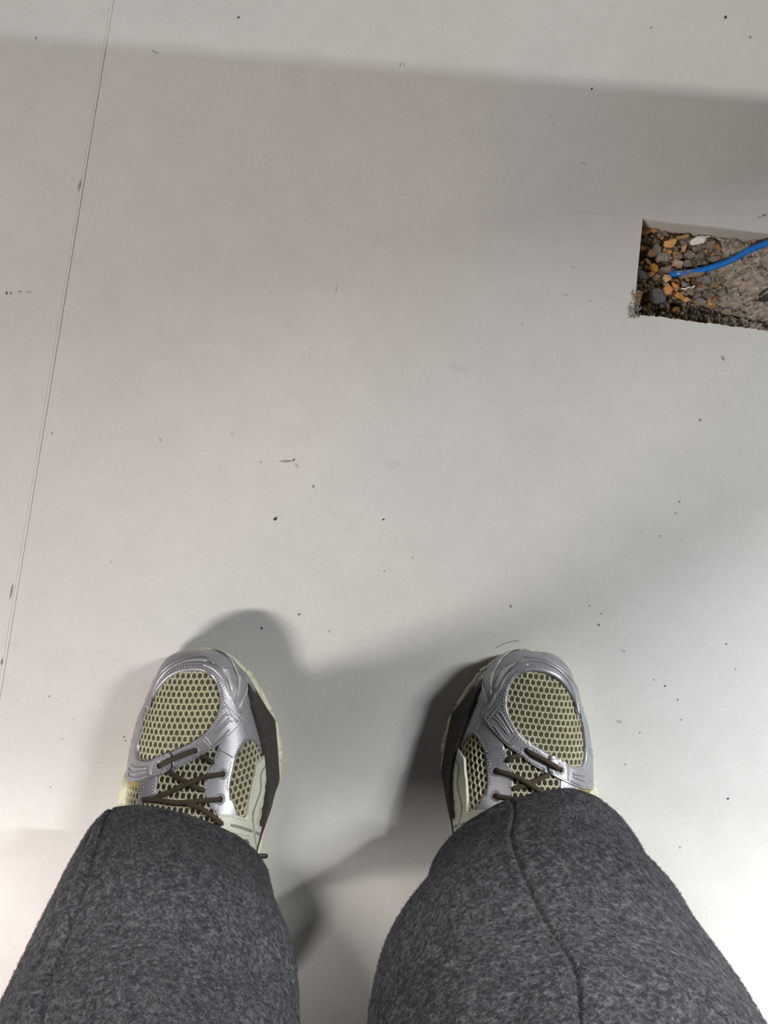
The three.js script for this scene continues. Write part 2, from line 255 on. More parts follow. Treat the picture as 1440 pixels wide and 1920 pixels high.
const chipTex = texture(256, (x, y) => { const g = fbm(x * 4, y * 40, 4, 1, 351) * 0 + vnoise(x * 5, y * 46, 5, 46, 352), n = vnoise(x * 60, y * 60, 60, 60, 353); const l = 225 + (g - 0.5) * 70 + (n - 0.5) * 40; return [l, l * 0.99, l * 0.97]; }, true);
const chipMats = {}; const chipMat = (hex) => (chipMats[hex] ||= new THREE.MeshStandardMaterial({ color: hex, map: chipTex, roughness: 0.85, bumpMap: chipTex, bumpScale: 0.0003 }));
function chipShape(a, b, seed, sides) {
  const R = rng(seed), pts = []; for (let k = 0; k < sides; k++) { const t = ((k + (R() - 0.5) * 0.8) / sides) * Math.PI * 2, r = 0.74 + R() * 0.46; pts.push(new THREE.Vector2(Math.cos(t) * a * r, Math.sin(t) * b * r)); }
  const g = new THREE.ExtrudeGeometry(new THREE.Shape(pts), { depth: 0.0016, bevelEnabled: true, bevelThickness: 0.00025, bevelSize: 0.00025, bevelSegments: 1, curveSegments: 4 }); g.translate(0, 0, -0.0008); g.rotateX(-Math.PI / 2);
  const u = g.attributes.uv, p = g.attributes.position; for (let i = 0; i < p.count; i++) u.setXY(i, p.getX(i) / 0.02 + seed * 0.13, p.getZ(i) / 0.02 + p.getY(i) / 0.01); return g;
}
const CHIPS = [
  [500, 338, 66, 42, 20, 0xe9b06a, 6, 'large orange wood chip on top of the rubble below the white pebble'], [462, 682, 42, 36, 0, 0xe3bd92, 8, 'small pale round wood chip beside the buried cable end'],
  [462, 792, 56, 62, 10, 0xe2a566, 5, 'five-sided orange wood chip below the pale round chip'], [545, 752, 54, 24, -38, 0xdb9a52, 6, 'orange wood chip slanting down beside the five-sided chip'],
  [582, 850, 54, 34, -20, 0xdf9c50, 6, 'orange wood chip in the middle of the lower chip cluster'], [648, 884, 46, 22, -12, 0xe2a862, 6, 'narrow orange wood chip at the right tip of the chip cluster'],
  [345, 578, 42, 46, 30, 0xd0942f, 6, 'deep yellow wood chip left of the cable end'], [282, 520, 17, 48, 22, 0xc9a577, 5, 'thin tan splinter beside the deep yellow wood chip'],
  [190, 850, 36, 62, 5, 0xcf9a38, 7, 'yellow wood chip lying against the left edge of the cut-out'], [882, 912, 21, 42, 8, 0xdca052, 6, 'orange sliver at the mortar edge right of the grey stones'],
  [548, 980, 52, 30, 15, 0xb07d36, 6, 'dark ochre wood chip in the shade under the near rim'], [250, 228, 62, 34, 0, 0xc08a55, 6, 'brown wood chip in the far left corner of the cut-out'],
  [346, 216, 44, 18, 0, 0xb98552, 5, 'flat brown chip along the far wall next to the corner chip'], [628, 276, 66, 17, 10, 0xc2a06c, 6, 'long tan splinter touching the left end of the white pebble'],
  [630, 384, 25, 70, -18, 0xc7a877, 6, 'upright tan splinter below the white pebble'], [570, 532, 54, 36, -8, 0xc0a592, 7, 'pinkish wood flake above the buried cable end'],
  [322, 436, 46, 38, 20, 0xbd936a, 6, 'brown flake against the left side of the greenish stone'], [225, 388, 48, 26, 25, 0xa9783f, 6, 'brown splinter at the left edge below the corner chip'],
  [578, 575, 42, 15, -5, 0xcaa97a, 5, 'small tan sliver touching the end of the cable'], [316, 638, 30, 22, 30, 0xc17f42, 6, 'small orange brown chip under the deep yellow chip'],
];
CHIPS.forEach(([x, y, rx, ry, deg, hex, sides, label], i) => {
  const p = groundPoint(x, y, 0.0032 + 0.0008 * (i % 3)), m = mesh('wood_chip', chipShape(rx * UNIT, ry * UNIT, 400 + i, sides), chipMat(hex), scene);
  m.position.copy(p); m.rotation.set((hr() - 0.5) * 0.5, THREE.MathUtils.degToRad(deg), (hr() - 0.5) * 0.5); tag(m, label, 'wood chip', 'wood chips in the cut-out');
});
{ const p = groundPoint(790, 305, 0.003), g = stoneShapes[1], m = mesh('white_pebble', g, new THREE.MeshStandardMaterial({ color: 0xdedcd8, roughness: 0.7 }), scene); m.scale.set(104 * UNIT, 0.0036, 44 * UNIT); m.rotation.set(0, 0.24, 0.05); m.position.copy(p); tag(m, 'white elongated pebble by the far wall of the cut-out', 'pebble'); }
// blue cable
{
  const pts = [[470, 650, -0.0335], [540, 634, -0.0225], [640, 628, -0.0185], [800, 600, -0.0165], [950, 556, -0.013], [1100, 496, -0.0075], [1250, 412, -0.002], [1440, 338, 0.0035], [1700, 262, 0.007], [2100, 200, 0.0045]].map(([x, y, h]) => at(...ZH(x, y), h));
  const t = thing('cable', 'blue round cable rising out of the rubble in the cut-out', 'cable');
  const blueTex = texture(256, (x, y) => { const n = (fbm(x * 16, y * 16, 16, 3, 361) - 0.5) * 30, s = fbm(x * 9, y * 30, 9, 1, 363) * 0 + (vnoise(x * 30, y * 12, 30, 12, 364) > 0.86 ? 34 : 0); return [12 + s, 108 + n + s, 190 + n + s * 0.6]; }, true);
  const sheath = new THREE.MeshPhysicalMaterial({ map: blueTex, roughness: 0.42, clearcoat: 0.2 });
  const c = new THREE.CatmullRomCurve3(pts), P = c.getSpacedPoints(60); const g = cord(P, 0.0027, 18); { const u = g.attributes.uv; for (let i = 0; i < u.count; i++) u.setXY(i, u.getX(i) / 0.017, u.getY(i) / 0.06); }
  part('sheath', g, sheath, t);
  const L = c.getLength(), smear = [];
  for (const [x, y, a, b] of [[650, 655, 60, 18], [720, 640, 70, 22], [780, 625, 50, 22], [835, 590, 36, 10], [690, 606, 60, 12], [590, 612, 40, 10]]) { const q = at(...ZH(x, y), -0.0155 - (700 - Math.min(700, x)) * 0.00001), s = stoneShapes[2].clone(); s.scale(a * UNIT, 0.0009, b * UNIT); s.rotateY(0.22); s.translate(q.x, q.y, q.z); smear.push(s); }
  part('mortar_smear', merged(smear), stoneMat(0xb6ab9a), t, 'pale mortar dried on the cable');
}
{ // scraps at the right of the hole
  const t = thing('wire_scrap', 'dark green scrap of wire half buried in the mortar', 'scrap'); const m = new THREE.MeshStandardMaterial({ color: 0x1d2f2a, roughness: 0.5 });
  for (const l of [[[1350, 850], [1395, 810], [1440, 780]], [[1370, 880], [1420, 850], [1470, 830]], [[1345, 870], [1400, 885], [1470, 880]]]) part('strand', cord(l.map(([x, y]) => groundPoint(x, y, 0.001)), 0.0011, 8), m, t);
  const f = mesh('plastic_shred', cord([[600, 775], [640, 780], [675, 762], [705, 772], [735, 745]].map(([x, y]) => groundPoint(x, y, 0.0035)), 0.0008, 8, 0.6), new THREE.MeshStandardMaterial({ color: 0xd4d2c8, roughness: 0.6 }), scene); tag(f, 'pale curled shred lying among the grey stones below the cable', 'shred');
}
{ // gravel nobody could count, and plaster dust at the corner
  const n = 1300, im = new THREE.InstancedMesh(stoneShapes[3], new THREE.MeshStandardMaterial({ color: 0xffffff, map: stoneTex, roughness: 0.95 }), n), mtx = new THREE.Matrix4(), R = rng(515), c = new THREE.Color();
  for (let i = 0; i < n; i++) {
    const left = R() < 0.74, x = left ? lerp(0.207, 0.29, R()) : lerp(0.28, 0.42, R()), z = lerp(holeFar(x) + 0.002, holeNear(x) - 0.002, R()), r = lerp(0.0007, left ? 0.0026 : 0.0019, R() ** 1.8);
    mtx.compose(V3(x, bedY(x, z) + r * 0.3, z), new THREE.Quaternion().setFromEuler(new THREE.Euler(R() * 6, R() * 6, R() * 6)), V3(r * lerp(0.8, 1.4, R()), r * 0.8, r)); im.setMatrixAt(i, mtx);
    const k = R(); c.set(left ? (k < 0.34 ? 0x8a857a : k < 0.56 ? 0x7a6248 : k < 0.8 ? 0xc79a62 : 0xa39a8a) : k < 0.7 ? 0xaa9d8e : 0x988b7e).multiplyScalar(lerp(0.7, 1.15, R())); im.setColorAt(i, c);
  }
  im.name = 'gravel'; shade(im); scene.add(im); tag(im, 'fine gravel and crumbs over the bottom of the cut-out', 'gravel'); im.userData.kind = 'stuff';
  const k2 = 130, dust = new THREE.InstancedMesh(stoneShapes[0], new THREE.MeshStandardMaterial({ color: 0xa5a29a, map: stoneTex, roughness: 1 }), k2);
  for (let i = 0; i < k2; i++) { const s = R(), d = R() ** 2; const [u, v] = s < 0.72 ? [lerp(1179, 1203, R() ** 1.3), lerp(566, 595, R())] : [lerp(1183, 1200, R()), lerp(540, 568, R())]; const q = at(u, v, 0); const inHole = q.x > jointAt(q.z) + 0.001 && q.z < holeNear(q.x) - 0.001; const r = lerp(0.0004, 0.0013, R() ** 2); mtx.compose(V3(q.x, inHole ? -0.003 + d * 0.003 : r * 0.4, q.z), new THREE.Quaternion().setFromEuler(new THREE.Euler(R() * 6, R() * 6, R() * 6)), V3(r, r * 0.7, r)); dust.setMatrixAt(i, mtx); }
  dust.name = 'plaster_dust'; shade(dust); scene.add(dust); tag(dust, 'crumbled plaster at the near left corner of the cut-out', 'debris'); dust.userData.kind = 'stuff';
}
// crumbs and a hair on the vinyl
M.crumb = new THREE.MeshStandardMaterial({ color: 0x3a342b, roughness: 0.95 });
[[516.5, 973, 2.9, 3.6, 'darkest crumb on the open floor above the left shoe'], [719, 974, 1.7, 1.9, 'tiny dark crumb in the middle of the floor'], [1360, 33, 3.2, 2.2, 'dark crumb near the far right of the floor beyond the cut-out'], [1109, 167, 1.9, 2.2, 'tiny crumb on the edge of the shade left of the cut-out'], [447, 33, 1.6, 3, 'small dark crumb on the far part of the floor'], [491, 1178, 2.4, 1.5, 'crumb in the shadow just above the left shoe'], [561, 1152, 1.7, 1.7, 'tiny crumb between the shoes, nearer to the left one'], [1365, 1497, 1.9, 1.6, 'tiny crumb on the bright floor right of the right shoe'], [1247, 1286, 1.5, 1.5, 'speck of grit right of the toe of the right shoe'], [551, 862, 1.8, 1.5, 'tiny crumb at the end of the grey scuff mark']].forEach(([u, v, a, b, label], i) => {
  const p = at(u, v), m = mesh('crumb', stoneShapes[i % 6], M.crumb, scene), k = 1 / 2330; m.scale.set(a * k, 0.8 * k * Math.min(a, b), b * k); m.rotation.y = i; m.position.set(p.x, 0.55 * k * Math.min(a, b), p.z); tag(m, label, 'crumb', 'crumbs on the floor');
});
{ const h = mesh('hair_strand', cord([[930, 1215], [945, 1207], [958, 1203], [973, 1201]].map(([u, v]) => at(u, v, 0.0006)), 0.00016, 5), new THREE.MeshStandardMaterial({ color: 0x2a2118, roughness: 0.6 }), scene); tag(h, 'dark hair lying on the floor at the toe of the right shoe', 'hair'); }
// ---------------------------------------------------------------- running shoes
// The upper is a surface of (tau, theta): tau runs from toe to heel, theta from the inner side over the top to the outer side.
// Its pieces were traced on the photograph of the left shoe and laid on that surface; the right shoe is the same shoe mirrored.
const SX = -0.140, TOE = at(374, 1222, 0.03).z, LEN = 0.292, SECTION = 2.35;
const Z1 = (p) => [200 + p[0] / 4, 1180 + p[1] / 4];          // readings taken in enlarged views, back to the frame
const ZA = (p) => [220 + p[0] / 8, 1360 + p[1] / 8], ZB = (p) => [380 + p[0] / 8, 1200 + p[1] / 8], ZC = (p) => [380 + p[0] / 8, 1360 + p[1] / 8], ZD = (p) => [380 + p[0] / 8, 1480 + p[1] / 8];
const pxs = (f, list) => list.map((p) => (p.length === 3 ? p : f(p)));
const local = (u, v, y) => { const p = at(u, v, y); return V3(p.x - SX, y, p.z - TOE); };
const tauOf = (q) => Math.sqrt(clamp(q / LEN, 0, 1));
const widths = (list, y, sign, heel) => {
  const rows = list.map((p) => local(p[0], p[1], y)).map((p) => [tauOf(p.z), p.x * sign - 0.0022]).filter((r) => r[0] > 0.1).sort((a, b) => a[0] - b[0]);
  const all = [[0, 0.002], ...rows, ...heel.map(([q, w]) => [tauOf(q), w])];
  return mono(all.map((r) => r[0]), all.map((r) => r[1]));
};
const HEEL_IN = [[0.155, 0.0415], [0.18, 0.037], [0.21, 0.035], [0.24, 0.0345], [0.262, 0.031], [0.278, 0.024], [0.287, 0.015], [LEN, 0.001]];
const HEEL_OUT = [[0.15, 0.0535], [0.18, 0.047], [0.21, 0.041], [0.24, 0.0375], [0.262, 0.033], [0.278, 0.025], [0.287, 0.015], [LEN, 0.001]];
const wIn = widths([...pxs(Z1, [[880, 195], [940, 245], [1000, 325], [1080, 430], [1115, 560], [1160, 730], [1190, 860], [1207, 1000], [1212, 1120]]), [504, 1480]], 0.034, 1, HEEL_IN);
const wOut = widths(pxs(Z1, [[500, 195], [430, 250], [350, 400], [290, 530], [220, 680], [180, 830], [150, 1000], [137, 1170]]), 0.032, -1, HEEL_OUT);
const hTop = mono([0, 0.006, 0.015, 0.03, 0.05, 0.075, 0.1, 0.125, 0.15, 0.18, 0.22, 0.26, 0.28, LEN].map(tauOf), [0.026, 0.0395, 0.047, 0.0525, 0.0565, 0.061, 0.069, 0.079, 0.089, 0.099, 0.103, 0.098, 0.078, 0.03]);
const Y_BASE = 0.02;
const spring = (q) => 0.009 * Math.pow(clamp(1 - q / 0.07, 0, 1), 2);
const upper = (tau, theta) => {
  const w = Math.cos(theta) >= 0 ? wIn(tau) : wOut(tau), h = hTop(tau) - Y_BASE, q = LEN * tau * tau, e = 2 / SECTION, c = Math.cos(theta), s = Math.max(0, Math.sin(theta));
  return V3(w * Math.sign(c) * Math.pow(Math.abs(c), e), Y_BASE + h * Math.pow(s, e) + spring(q), q);
};
const upperNormal = (tau, theta) => {
  const t0 = clamp(tau - 0.004, 0.004, 0.996), t1 = clamp(tau + 0.004, 0.004, 0.996), a0 = clamp(theta - 0.02, 0, Math.PI), a1 = clamp(theta + 0.02, 0, Math.PI), tm = clamp(tau, 0.01, 0.99);
  const n = upper(tm, a1).sub(upper(tm, a0)).cross(upper(t1, clamp(theta, 0.05, Math.PI - 0.05)).sub(upper(t0, clamp(theta, 0.05, Math.PI - 0.05))));
  return n.lengthSq() < 1e-16 ? V3(0, 0, -1) : n.normalize();
};
const onUpper = (tau, theta, off) => upper(clamp(tau, 0, 1), clamp(theta, 0, Math.PI)).addScaledVector(upperNormal(tau, theta), off);
const thetaOf = (tau, x) => { const w = x >= 0 ? wIn(tau) : wOut(tau), k = clamp(Math.abs(x) / w, 0, 1); return Math.acos(Math.sign(x) * Math.pow(k, SECTION / 2)); };
const topAt = (x, q) => { if (q <= 0 || q >= LEN) return -1; const t = tauOf(q), w = x >= 0 ? wIn(t) : wOut(t), k = Math.abs(x) / w; return k >= 1 ? -1 : Y_BASE + (hTop(t) - Y_BASE) * Math.pow(1 - Math.pow(k, SECTION), 1 / SECTION) + spring(q); };
// where the sight line through (u, v) meets the upper, as (tau, theta)
function hit(u, v) {
  const d = ray(u, v), o = V3(-SX, CAM_Y, -TOE), P = (t) => o.clone().addScaledVector(d, t);
  const tEnd = (CAM_Y - Y_BASE) / -d.y, t0 = (CAM_Y - 0.13) / -d.y; let a = t0, best = null;
  for (let k = 1; k <= 260; k++) { const b = lerp(t0, tEnd, k / 260), p = P(b); if (topAt(p.x, p.z) > p.y) { let lo = a, hi = b; for (let i = 0; i < 24; i++) { const m = (lo + hi) / 2, r = P(m); if (topAt(r.x, r.z) > r.y) hi = m; else lo = m; } best = P(hi); break; } a = b; }
  if (!best) { const p = P((CAM_Y - Y_BASE - 0.012) / -d.y), t = clamp(tauOf(p.z), 0.06, 0.995); return [t, p.x > 0 ? 0.12 : Math.PI - 0.12]; }
  const t = tauOf(best.z); return [t, thetaOf(t, best.x)];
}
const AU = 0.3, AV = 0.05;                                   // (tau, theta) brought to about metres for the polygon work
const toPlane = (p) => (p.length === 3 ? new THREE.Vector2(p[0] * AU, p[1] * AV) : (([t, a]) => new THREE.Vector2(t * AU, a * AV))(hit(p[0], p[1])));
function outline(list, step = 0.0014, smooth = true) {        // [u, v] pixels or [tau, theta, 0]; a point with 'sharp' keeps its corner
  const pts = list.map(toPlane);
  const c = smooth ? new THREE.CatmullRomCurve3(pts.map((p) => V3(p.x, p.y, 0)), true, 'centripetal', 0.5) : null;
  const n = Math.max(12, Math.round(pts.reduce((s, p, i) => s + p.distanceTo(pts[(i + 1) % pts.length]), 0) / step));
  return c.getSpacedPoints(n).slice(0, n).map((p) => new THREE.Vector2(p.x, p.y));
}
const lift3 = (p, off) => onUpper(p.x / AU, p.y / AV, off);
// a sheet of material lying on the upper: outline and holes in the plane, height off, thickness thick
function sheet(poly, holes, off, thick, maxEdge = 0.0032, round = 0.0004) {
  if (THREE.ShapeUtils.isClockWise(poly)) poly = [...poly].reverse();
  holes = holes.map((h) => (THREE.ShapeUtils.isClockWise(h) ? h : [...h].reverse()));
  const tri = THREE.ShapeUtils.triangulateShape(poly, holes), P = [...poly, ...holes.flat()], edge = new Uint8Array(P.length).fill(1), V = P.map((p) => ({ p, e: 1 }));
  let T = tri.map((t) => [...t]);
  const pos3 = V.map((v) => lift3(v.p, off));
  const mids = new Map();
  const border = new Set(); const rings = [poly, ...holes]; { let b = 0; for (const r of rings) { for (let i = 0; i < r.length; i++) { const a = b + i, c = b + ((i + 1) % r.length); border.add(Math.min(a, c) + '_' + Math.max(a, c)); } b += r.length; } }
  for (let pass = 0; pass < 9; pass++) {
    const out = []; let any = false; mids.clear();
    const mid = (a, b) => { const k = Math.min(a, b) + '_' + Math.max(a, b); if (border.has(k) || pos3[a].distanceTo(pos3[b]) <= maxEdge) return -1; if (!mids.has(k)) { const p = V[a].p.clone().add(V[b].p).multiplyScalar(0.5); V.push({ p, e: 0 }); pos3.push(lift3(p, off)); mids.set(k, V.length - 1); } any = true; return mids.get(k); };
    for (const [a, b, c] of T) {
      const x = mid(a, b), y = mid(b, c), z = mid(c, a), n = (x >= 0) + (y >= 0) + (z >= 0);
      if (!n) out.push([a, b, c]);
      else if (n === 3) out.push([a, x, z], [x, b, y], [z, y, c], [x, y, z]);
      else if (n === 1) { if (x >= 0) out.push([a, x, c], [x, b, c]); else if (y >= 0) out.push([b, y, a], [y, c, a]); else out.push([c, z, b], [z, a, b]); }
      else if (x < 0) out.push([a, b, y], [a, y, z], [z, y, c]);
      else if (y < 0) out.push([b, c, z], [b, z, x], [x, z, a]);
      else out.push([c, a, x], [c, x, y], [y, x, b]);
    }
    T = out; if (!any) break;
  }
  const pos = [], uv = [], idx = [];
  V.forEach((v, i) => { const q = v.e ? lift3(v.p, off - round) : pos3[i]; pos.push(q.x, q.y, q.z); uv.push(q.x / 0.05, q.z / 0.05); });
  for (const t of T) idx.push(t[0], t[2], t[1]);
  let base = 0; for (const r of rings) {                     // the cut edges
    const n = r.length, start = pos.length / 3;
    for (let i = 0; i < n; i++) { const q = lift3(r[i], off - thick); pos.push(q.x, q.y, q.z); uv.push(q.x / 0.05, q.z / 0.05); }
    for (let i = 0; i < n; i++) { const a = base + i, b = base + ((i + 1) % n), c = start + i, d = start + ((i + 1) % n); idx.push(a, b, c, b, d, c); }
    base += n;
  }
  const g = geo(pos, idx, uv);
  return g;
}
function pathOn(list, off, n = 40) { const c = new THREE.CatmullRomCurve3(list.map(toPlane).map((p) => V3(p.x, p.y, 0)), false, 'centripetal'); return c.getSpacedPoints(n).map((p) => lift3(p, typeof off === 'function' ? off(p) : off)); }
const lengthOf = (pts) => pts.reduce((s, p, i) => (i ? s + p.distanceTo(pts[i - 1]) : 0), 0);
function cord(pts, r, around = 8, flat = 1) {                 // a rope through the points with rounded ends, uv in metres along and around
  const c = new THREE.CatmullRomCurve3(pts), L = c.getLength(), n = Math.max(4, Math.round(L / (r * 0.7))), P = c.getSpacedPoints(n), rows = [];
  let up = V3(0, 1, 0);
  for (let k = 0; k <= n; k++) { const t = c.getTangentAt(k / n), s = V3().crossVectors(t, up).normalize(), u = V3().crossVectors(s, t).normalize(); const e = Math.min(k, n - k) * (L / n), rr = r * (e < r ? Math.sqrt(Math.max(0.02, 1 - (1 - e / r) ** 2)) : 1); const row = []; for (let i = 0; i < around; i++) { const a = (i / around) * Math.PI * 2; const p = P[k].clone().addScaledVector(s, Math.cos(a) * rr).addScaledVector(u, Math.sin(a) * rr * flat); p.v = (k / n) * L; row.push(p); } rows.push(row); }
  return loft(rows, true, [1, 1]);
}
function ridge(list, off, r, n) { const pts = pathOn(list, off, n || 30); return cord(pts, r, 8, 0.75); }
function stitches(list, off, gap, len, r) {                   // thread showing as short dashes
  const raw = pathOn(list, off, 400), L = lengthOf(raw), out = []; let acc = 0, next = 0, i = 1;
  const pick = (d) => { let s = 0; for (let k = 1; k < raw.length; k++) { const e = raw[k].distanceTo(raw[k - 1]); if (s + e >= d) return raw[k - 1].clone().lerp(raw[k], (d - s) / e); s += e; } return raw[raw.length - 1].clone(); };
  for (let d = gap * 0.5; d + len < L; d += gap) { const a = pick(d), b = pick(d + len), m = a.clone().add(b).multiplyScalar(0.5); const g = new THREE.CapsuleGeometry(r, Math.max(0.0001, a.distanceTo(b)), 2, 5); g.applyQuaternion(new THREE.Quaternion().setFromUnitVectors(V3(0, 1, 0), b.clone().sub(a).normalize())); g.translate(m.x, m.y, m.z); out.push(g); }
  return out;
}
// open net of thick yarn: one ring of yarn round each hole, cell after cell, over the region inside poly
const arcTable = new Map();
function arcs(q) { const k = Math.round(q * 4000); if (!arcTable.has(k)) { const t = tauOf(k / 4000), a = [], n = 160; let s = 0, prev = upper(t, 0); const raw = [0]; for (let i = 1; i <= n; i++) { const p = upper(t, (i / n) * Math.PI); s += p.distanceTo(prev); prev = p; raw.push(s); } const c = raw[n / 2]; arcTable.set(k, raw.map((x) => x - c)); } return arcTable.get(k); }
function thetaAtArc(q, s) { const r = arcs(q), n = r.length - 1; let i = 0; if (s <= r[0]) return 0; if (s >= r[n]) return Math.PI; while (r[i + 1] < s) i++; return ((i + (s - r[i]) / (r[i + 1] - r[i])) / n) * Math.PI; }
function inside(p, poly) { let c = false; for (let i = 0, j = poly.length - 1; i < poly.length; j = i++) { const a = poly[i], b = poly[j]; if (a.y > p.y !== b.y > p.y && p.x < ((b.x - a.x) * (p.y - a.y)) / (b.y - a.y) + a.x) c = !c; } return c; }
function net(poly, o = {}) {
  const du = o.du || 0.0041, dv = o.dv || 0.0044, turn = o.turn || 0, off = o.off || 0, hole = o.hole || [0.35, 0.41], N = 12, pos = [], idx = [], uv = [];
  const qs = poly.map((p) => LEN * (p.x / AU) ** 2), q0 = Math.min(...qs) - 0.01, q1 = Math.max(...qs) + 0.01, ct = Math.cos(turn), st = Math.sin(turn), sx = o.s0 || 0, R = rng(o.seed || 1);
  const place = (s, q, h) => { q = clamp(q, 0.0008, LEN - 0.002); const th = thetaAtArc(q, s); return onUpper(tauOf(q), th, h); };
  const inPoly = (s, q) => { q = clamp(q, 0.0008, LEN - 0.002); return inside(new THREE.Vector2(tauOf(q) * AU, thetaAtArc(q, s) * AV), poly); };
  const hexR = (a) => { // distance to the border of a cell with staggered rows, in units of du
    let m = 9; const H = dv / du; for (const [nx, ny] of [[1, 0], [-1, 0], [0.5, H], [-0.5, H], [0.5, -H], [-0.5, -H]]) { const l = Math.hypot(nx, ny), d = (Math.cos(a) * nx + Math.sin(a) * ny) / l; if (d > 1e-6) m = Math.min(m, l / 2 / d); } return m;
  };
  const span = 0.14, J = Math.ceil((q1 - q0 + span) / dv), I = Math.ceil(span / du);
  for (let j = -J; j <= J; j++) for (let i = -I; i <= I; i++) {
    const a0 = (i + (j & 1 ? 0.5 : 0)) * du, b0 = j * dv, s = a0 * ct - b0 * st + sx, q = q0 + a0 * st + b0 * ct;
    if (q < q0 || q > q1 || Math.abs(s) > 0.085) continue;
    let ok = inPoly(s, q); for (let k = 0; k < 6 && !ok; k++) { const a = (k / 6) * Math.PI * 2; ok = inPoly(s + Math.cos(a) * du * 0.55, q + Math.sin(a) * dv * 0.55); }
    if (!ok) continue;
    const base = pos.length / 3, jx = 1 + (R() - 0.5) * 0.12, jy = 1 + (R() - 0.5) * 0.12;
    const levels = [[1, 0.0009], [0.55, 0.00086], [0.2, 0.0006], [0, 0.0001], [-0.1, -0.0009]];
    for (const [m, h] of levels) for (let k = 0; k < N; k++) {
      const a = (k / N) * Math.PI * 2, ro = hexR(a) * du, hx = Math.cos(a) * du * hole[0] * jx, hy = Math.sin(a) * dv * hole[1] * jy, ox = Math.cos(a) * ro, oy = Math.sin(a) * ro;
      const x = lerp(hx, ox, m), y = lerp(hy, oy, m); const p = place(s + x * ct - y * st, q + x * st + y * ct, off + h); pos.push(p.x, p.y, p.z); uv.push(p.x / 0.02, p.z / 0.02);
    }
    for (let l = 0; l < levels.length - 1; l++) for (let k = 0; k < N; k++) { const A = base + l * N + k, B = base + l * N + ((k + 1) % N), C = A + N, D = B + N; idx.push(A, C, B, B, C, D); }
  }
  return geo(pos, idx, uv);
}
// --- colours of the shoe
const grainBump = texture(256, (x, y) => { const v = 128 + (fbm(x * 40, y * 40, 40, 3, 61) - 0.5) * 150; return [v, v, v]; }, false);
const silverTex = texture(256, (x, y) => { const n = (fbm(x * 12, y * 12, 12, 4, 71) - 0.5) * 16 + (vnoise(x * 128, y * 128, 128, 128, 73) - 0.5) * 10; return [152 + n, 152 + n, 157 + n]; }, true);
const yarnTex = texture(256, (x, y) => { const n = (vnoise(x * 60, y * 60, 60, 60, 81) - 0.5) * 40 + (vnoise(x * 128, y * 128, 128, 128, 82) - 0.5) * 36; return [192 + n, 190 + n, 163 + n]; }, true);
const yarnBump = texture(256, (x, y) => { const v = 255 * vnoise(x * 100, y * 100, 100, 100, 83); return [v, v, v]; }, false);
const laceTex = texture(256, (x, y) => { const k = (Math.sin((x * 8 + y * 6) * Math.PI * 2) * Math.sin((x * 8 - y * 6) * Math.PI * 2) + 1) / 2, n = vnoise(x * 90, y * 90, 90, 90, 91); const l = lerp(0.5, 1.5, k * 0.7 + n * 0.3); return [60 * l, 50 * l, 36 * l]; }, true);
const creamTex = texture(256, (x, y) => { const n = (fbm(x * 10, y * 10, 10, 4, 95) - 0.5) * 26, d = Math.max(0, fbm(x * 24, y * 24, 24, 3, 97) - 0.6) * 150; return [214 + n - d, 211 + n - d, 186 + n - d * 1.2]; }, true);
const darkTex = texture(256, (x, y) => { const n = (fbm(x * 20, y * 20, 20, 3, 101) - 0.5) * 16, s = vnoise(x * 110, y * 110, 110, 110, 103) > 0.955 ? 60 : 0; return [54 + n + s, 48 + n + s, 46 + n + s]; }, true);
M.silver = new THREE.MeshPhysicalMaterial({ map: silverTex, metalness: 0.42, roughness: 0.4, bumpMap: grainBump, bumpScale: 0.00005, clearcoat: 0.25, clearcoatRoughness: 0.32 });
M.pale = new THREE.MeshPhysicalMaterial({ color: 0xb9bdbb, metalness: 0.25, roughness: 0.42, clearcoat: 0.3, clearcoatRoughness: 0.3 });
M.yarn = new THREE.MeshStandardMaterial({ map: yarnTex, roughness: 0.9, bumpMap: yarnBump, bumpScale: 0.0002 });
M.under = new THREE.MeshStandardMaterial({ color: 0x4c4730, roughness: 0.95 });
M.tongue = new THREE.MeshStandardMaterial({ color: 0x2d281c, roughness: 0.95 });
M.lace = new THREE.MeshStandardMaterial({ map: laceTex, bumpMap: laceTex, bumpScale: 0.0004, roughness: 0.85 });
M.cream = new THREE.MeshStandardMaterial({ map: creamTex, roughness: 0.75 });
M.strap = new THREE.MeshPhysicalMaterial({ color: 0xc3c6b4, roughness: 0.5, clearcoat: 0.15, clearcoatRoughness: 0.4, bumpMap: grainBump, bumpScale: 0.00004 });
M.mark = new THREE.MeshStandardMaterial({ color: 0x7e8173, roughness: 0.6 });
M.midsole = new THREE.MeshStandardMaterial({ map: darkTex, roughness: 0.8 });
M.tan = new THREE.MeshStandardMaterial({ color: 0x9a8550, roughness: 0.6 });
M.thread = new THREE.MeshStandardMaterial({ color: 0xcfcfd2, roughness: 0.7 });
M.needle = new THREE.MeshStandardMaterial({ color: 0x2b2b30, roughness: 0.9 });
M.tip = new THREE.MeshStandardMaterial({ color: 0x1e1a15, roughness: 0.5 });

// --- traced pieces
const window1 = pxs(Z1, [[620, 316], [680, 313], [730, 324], [790, 362], [830, 430], [846, 520], [838, 610], [800, 695], [740, 770], [660, 832], [560, 886], [500, 912], [450, 932], [390, 958], [330, 986], [290, 990], [258, 978], [244, 940], [244, 880], [270, 745], [320, 590], [380, 482], [450, 392], [530, 338]]);
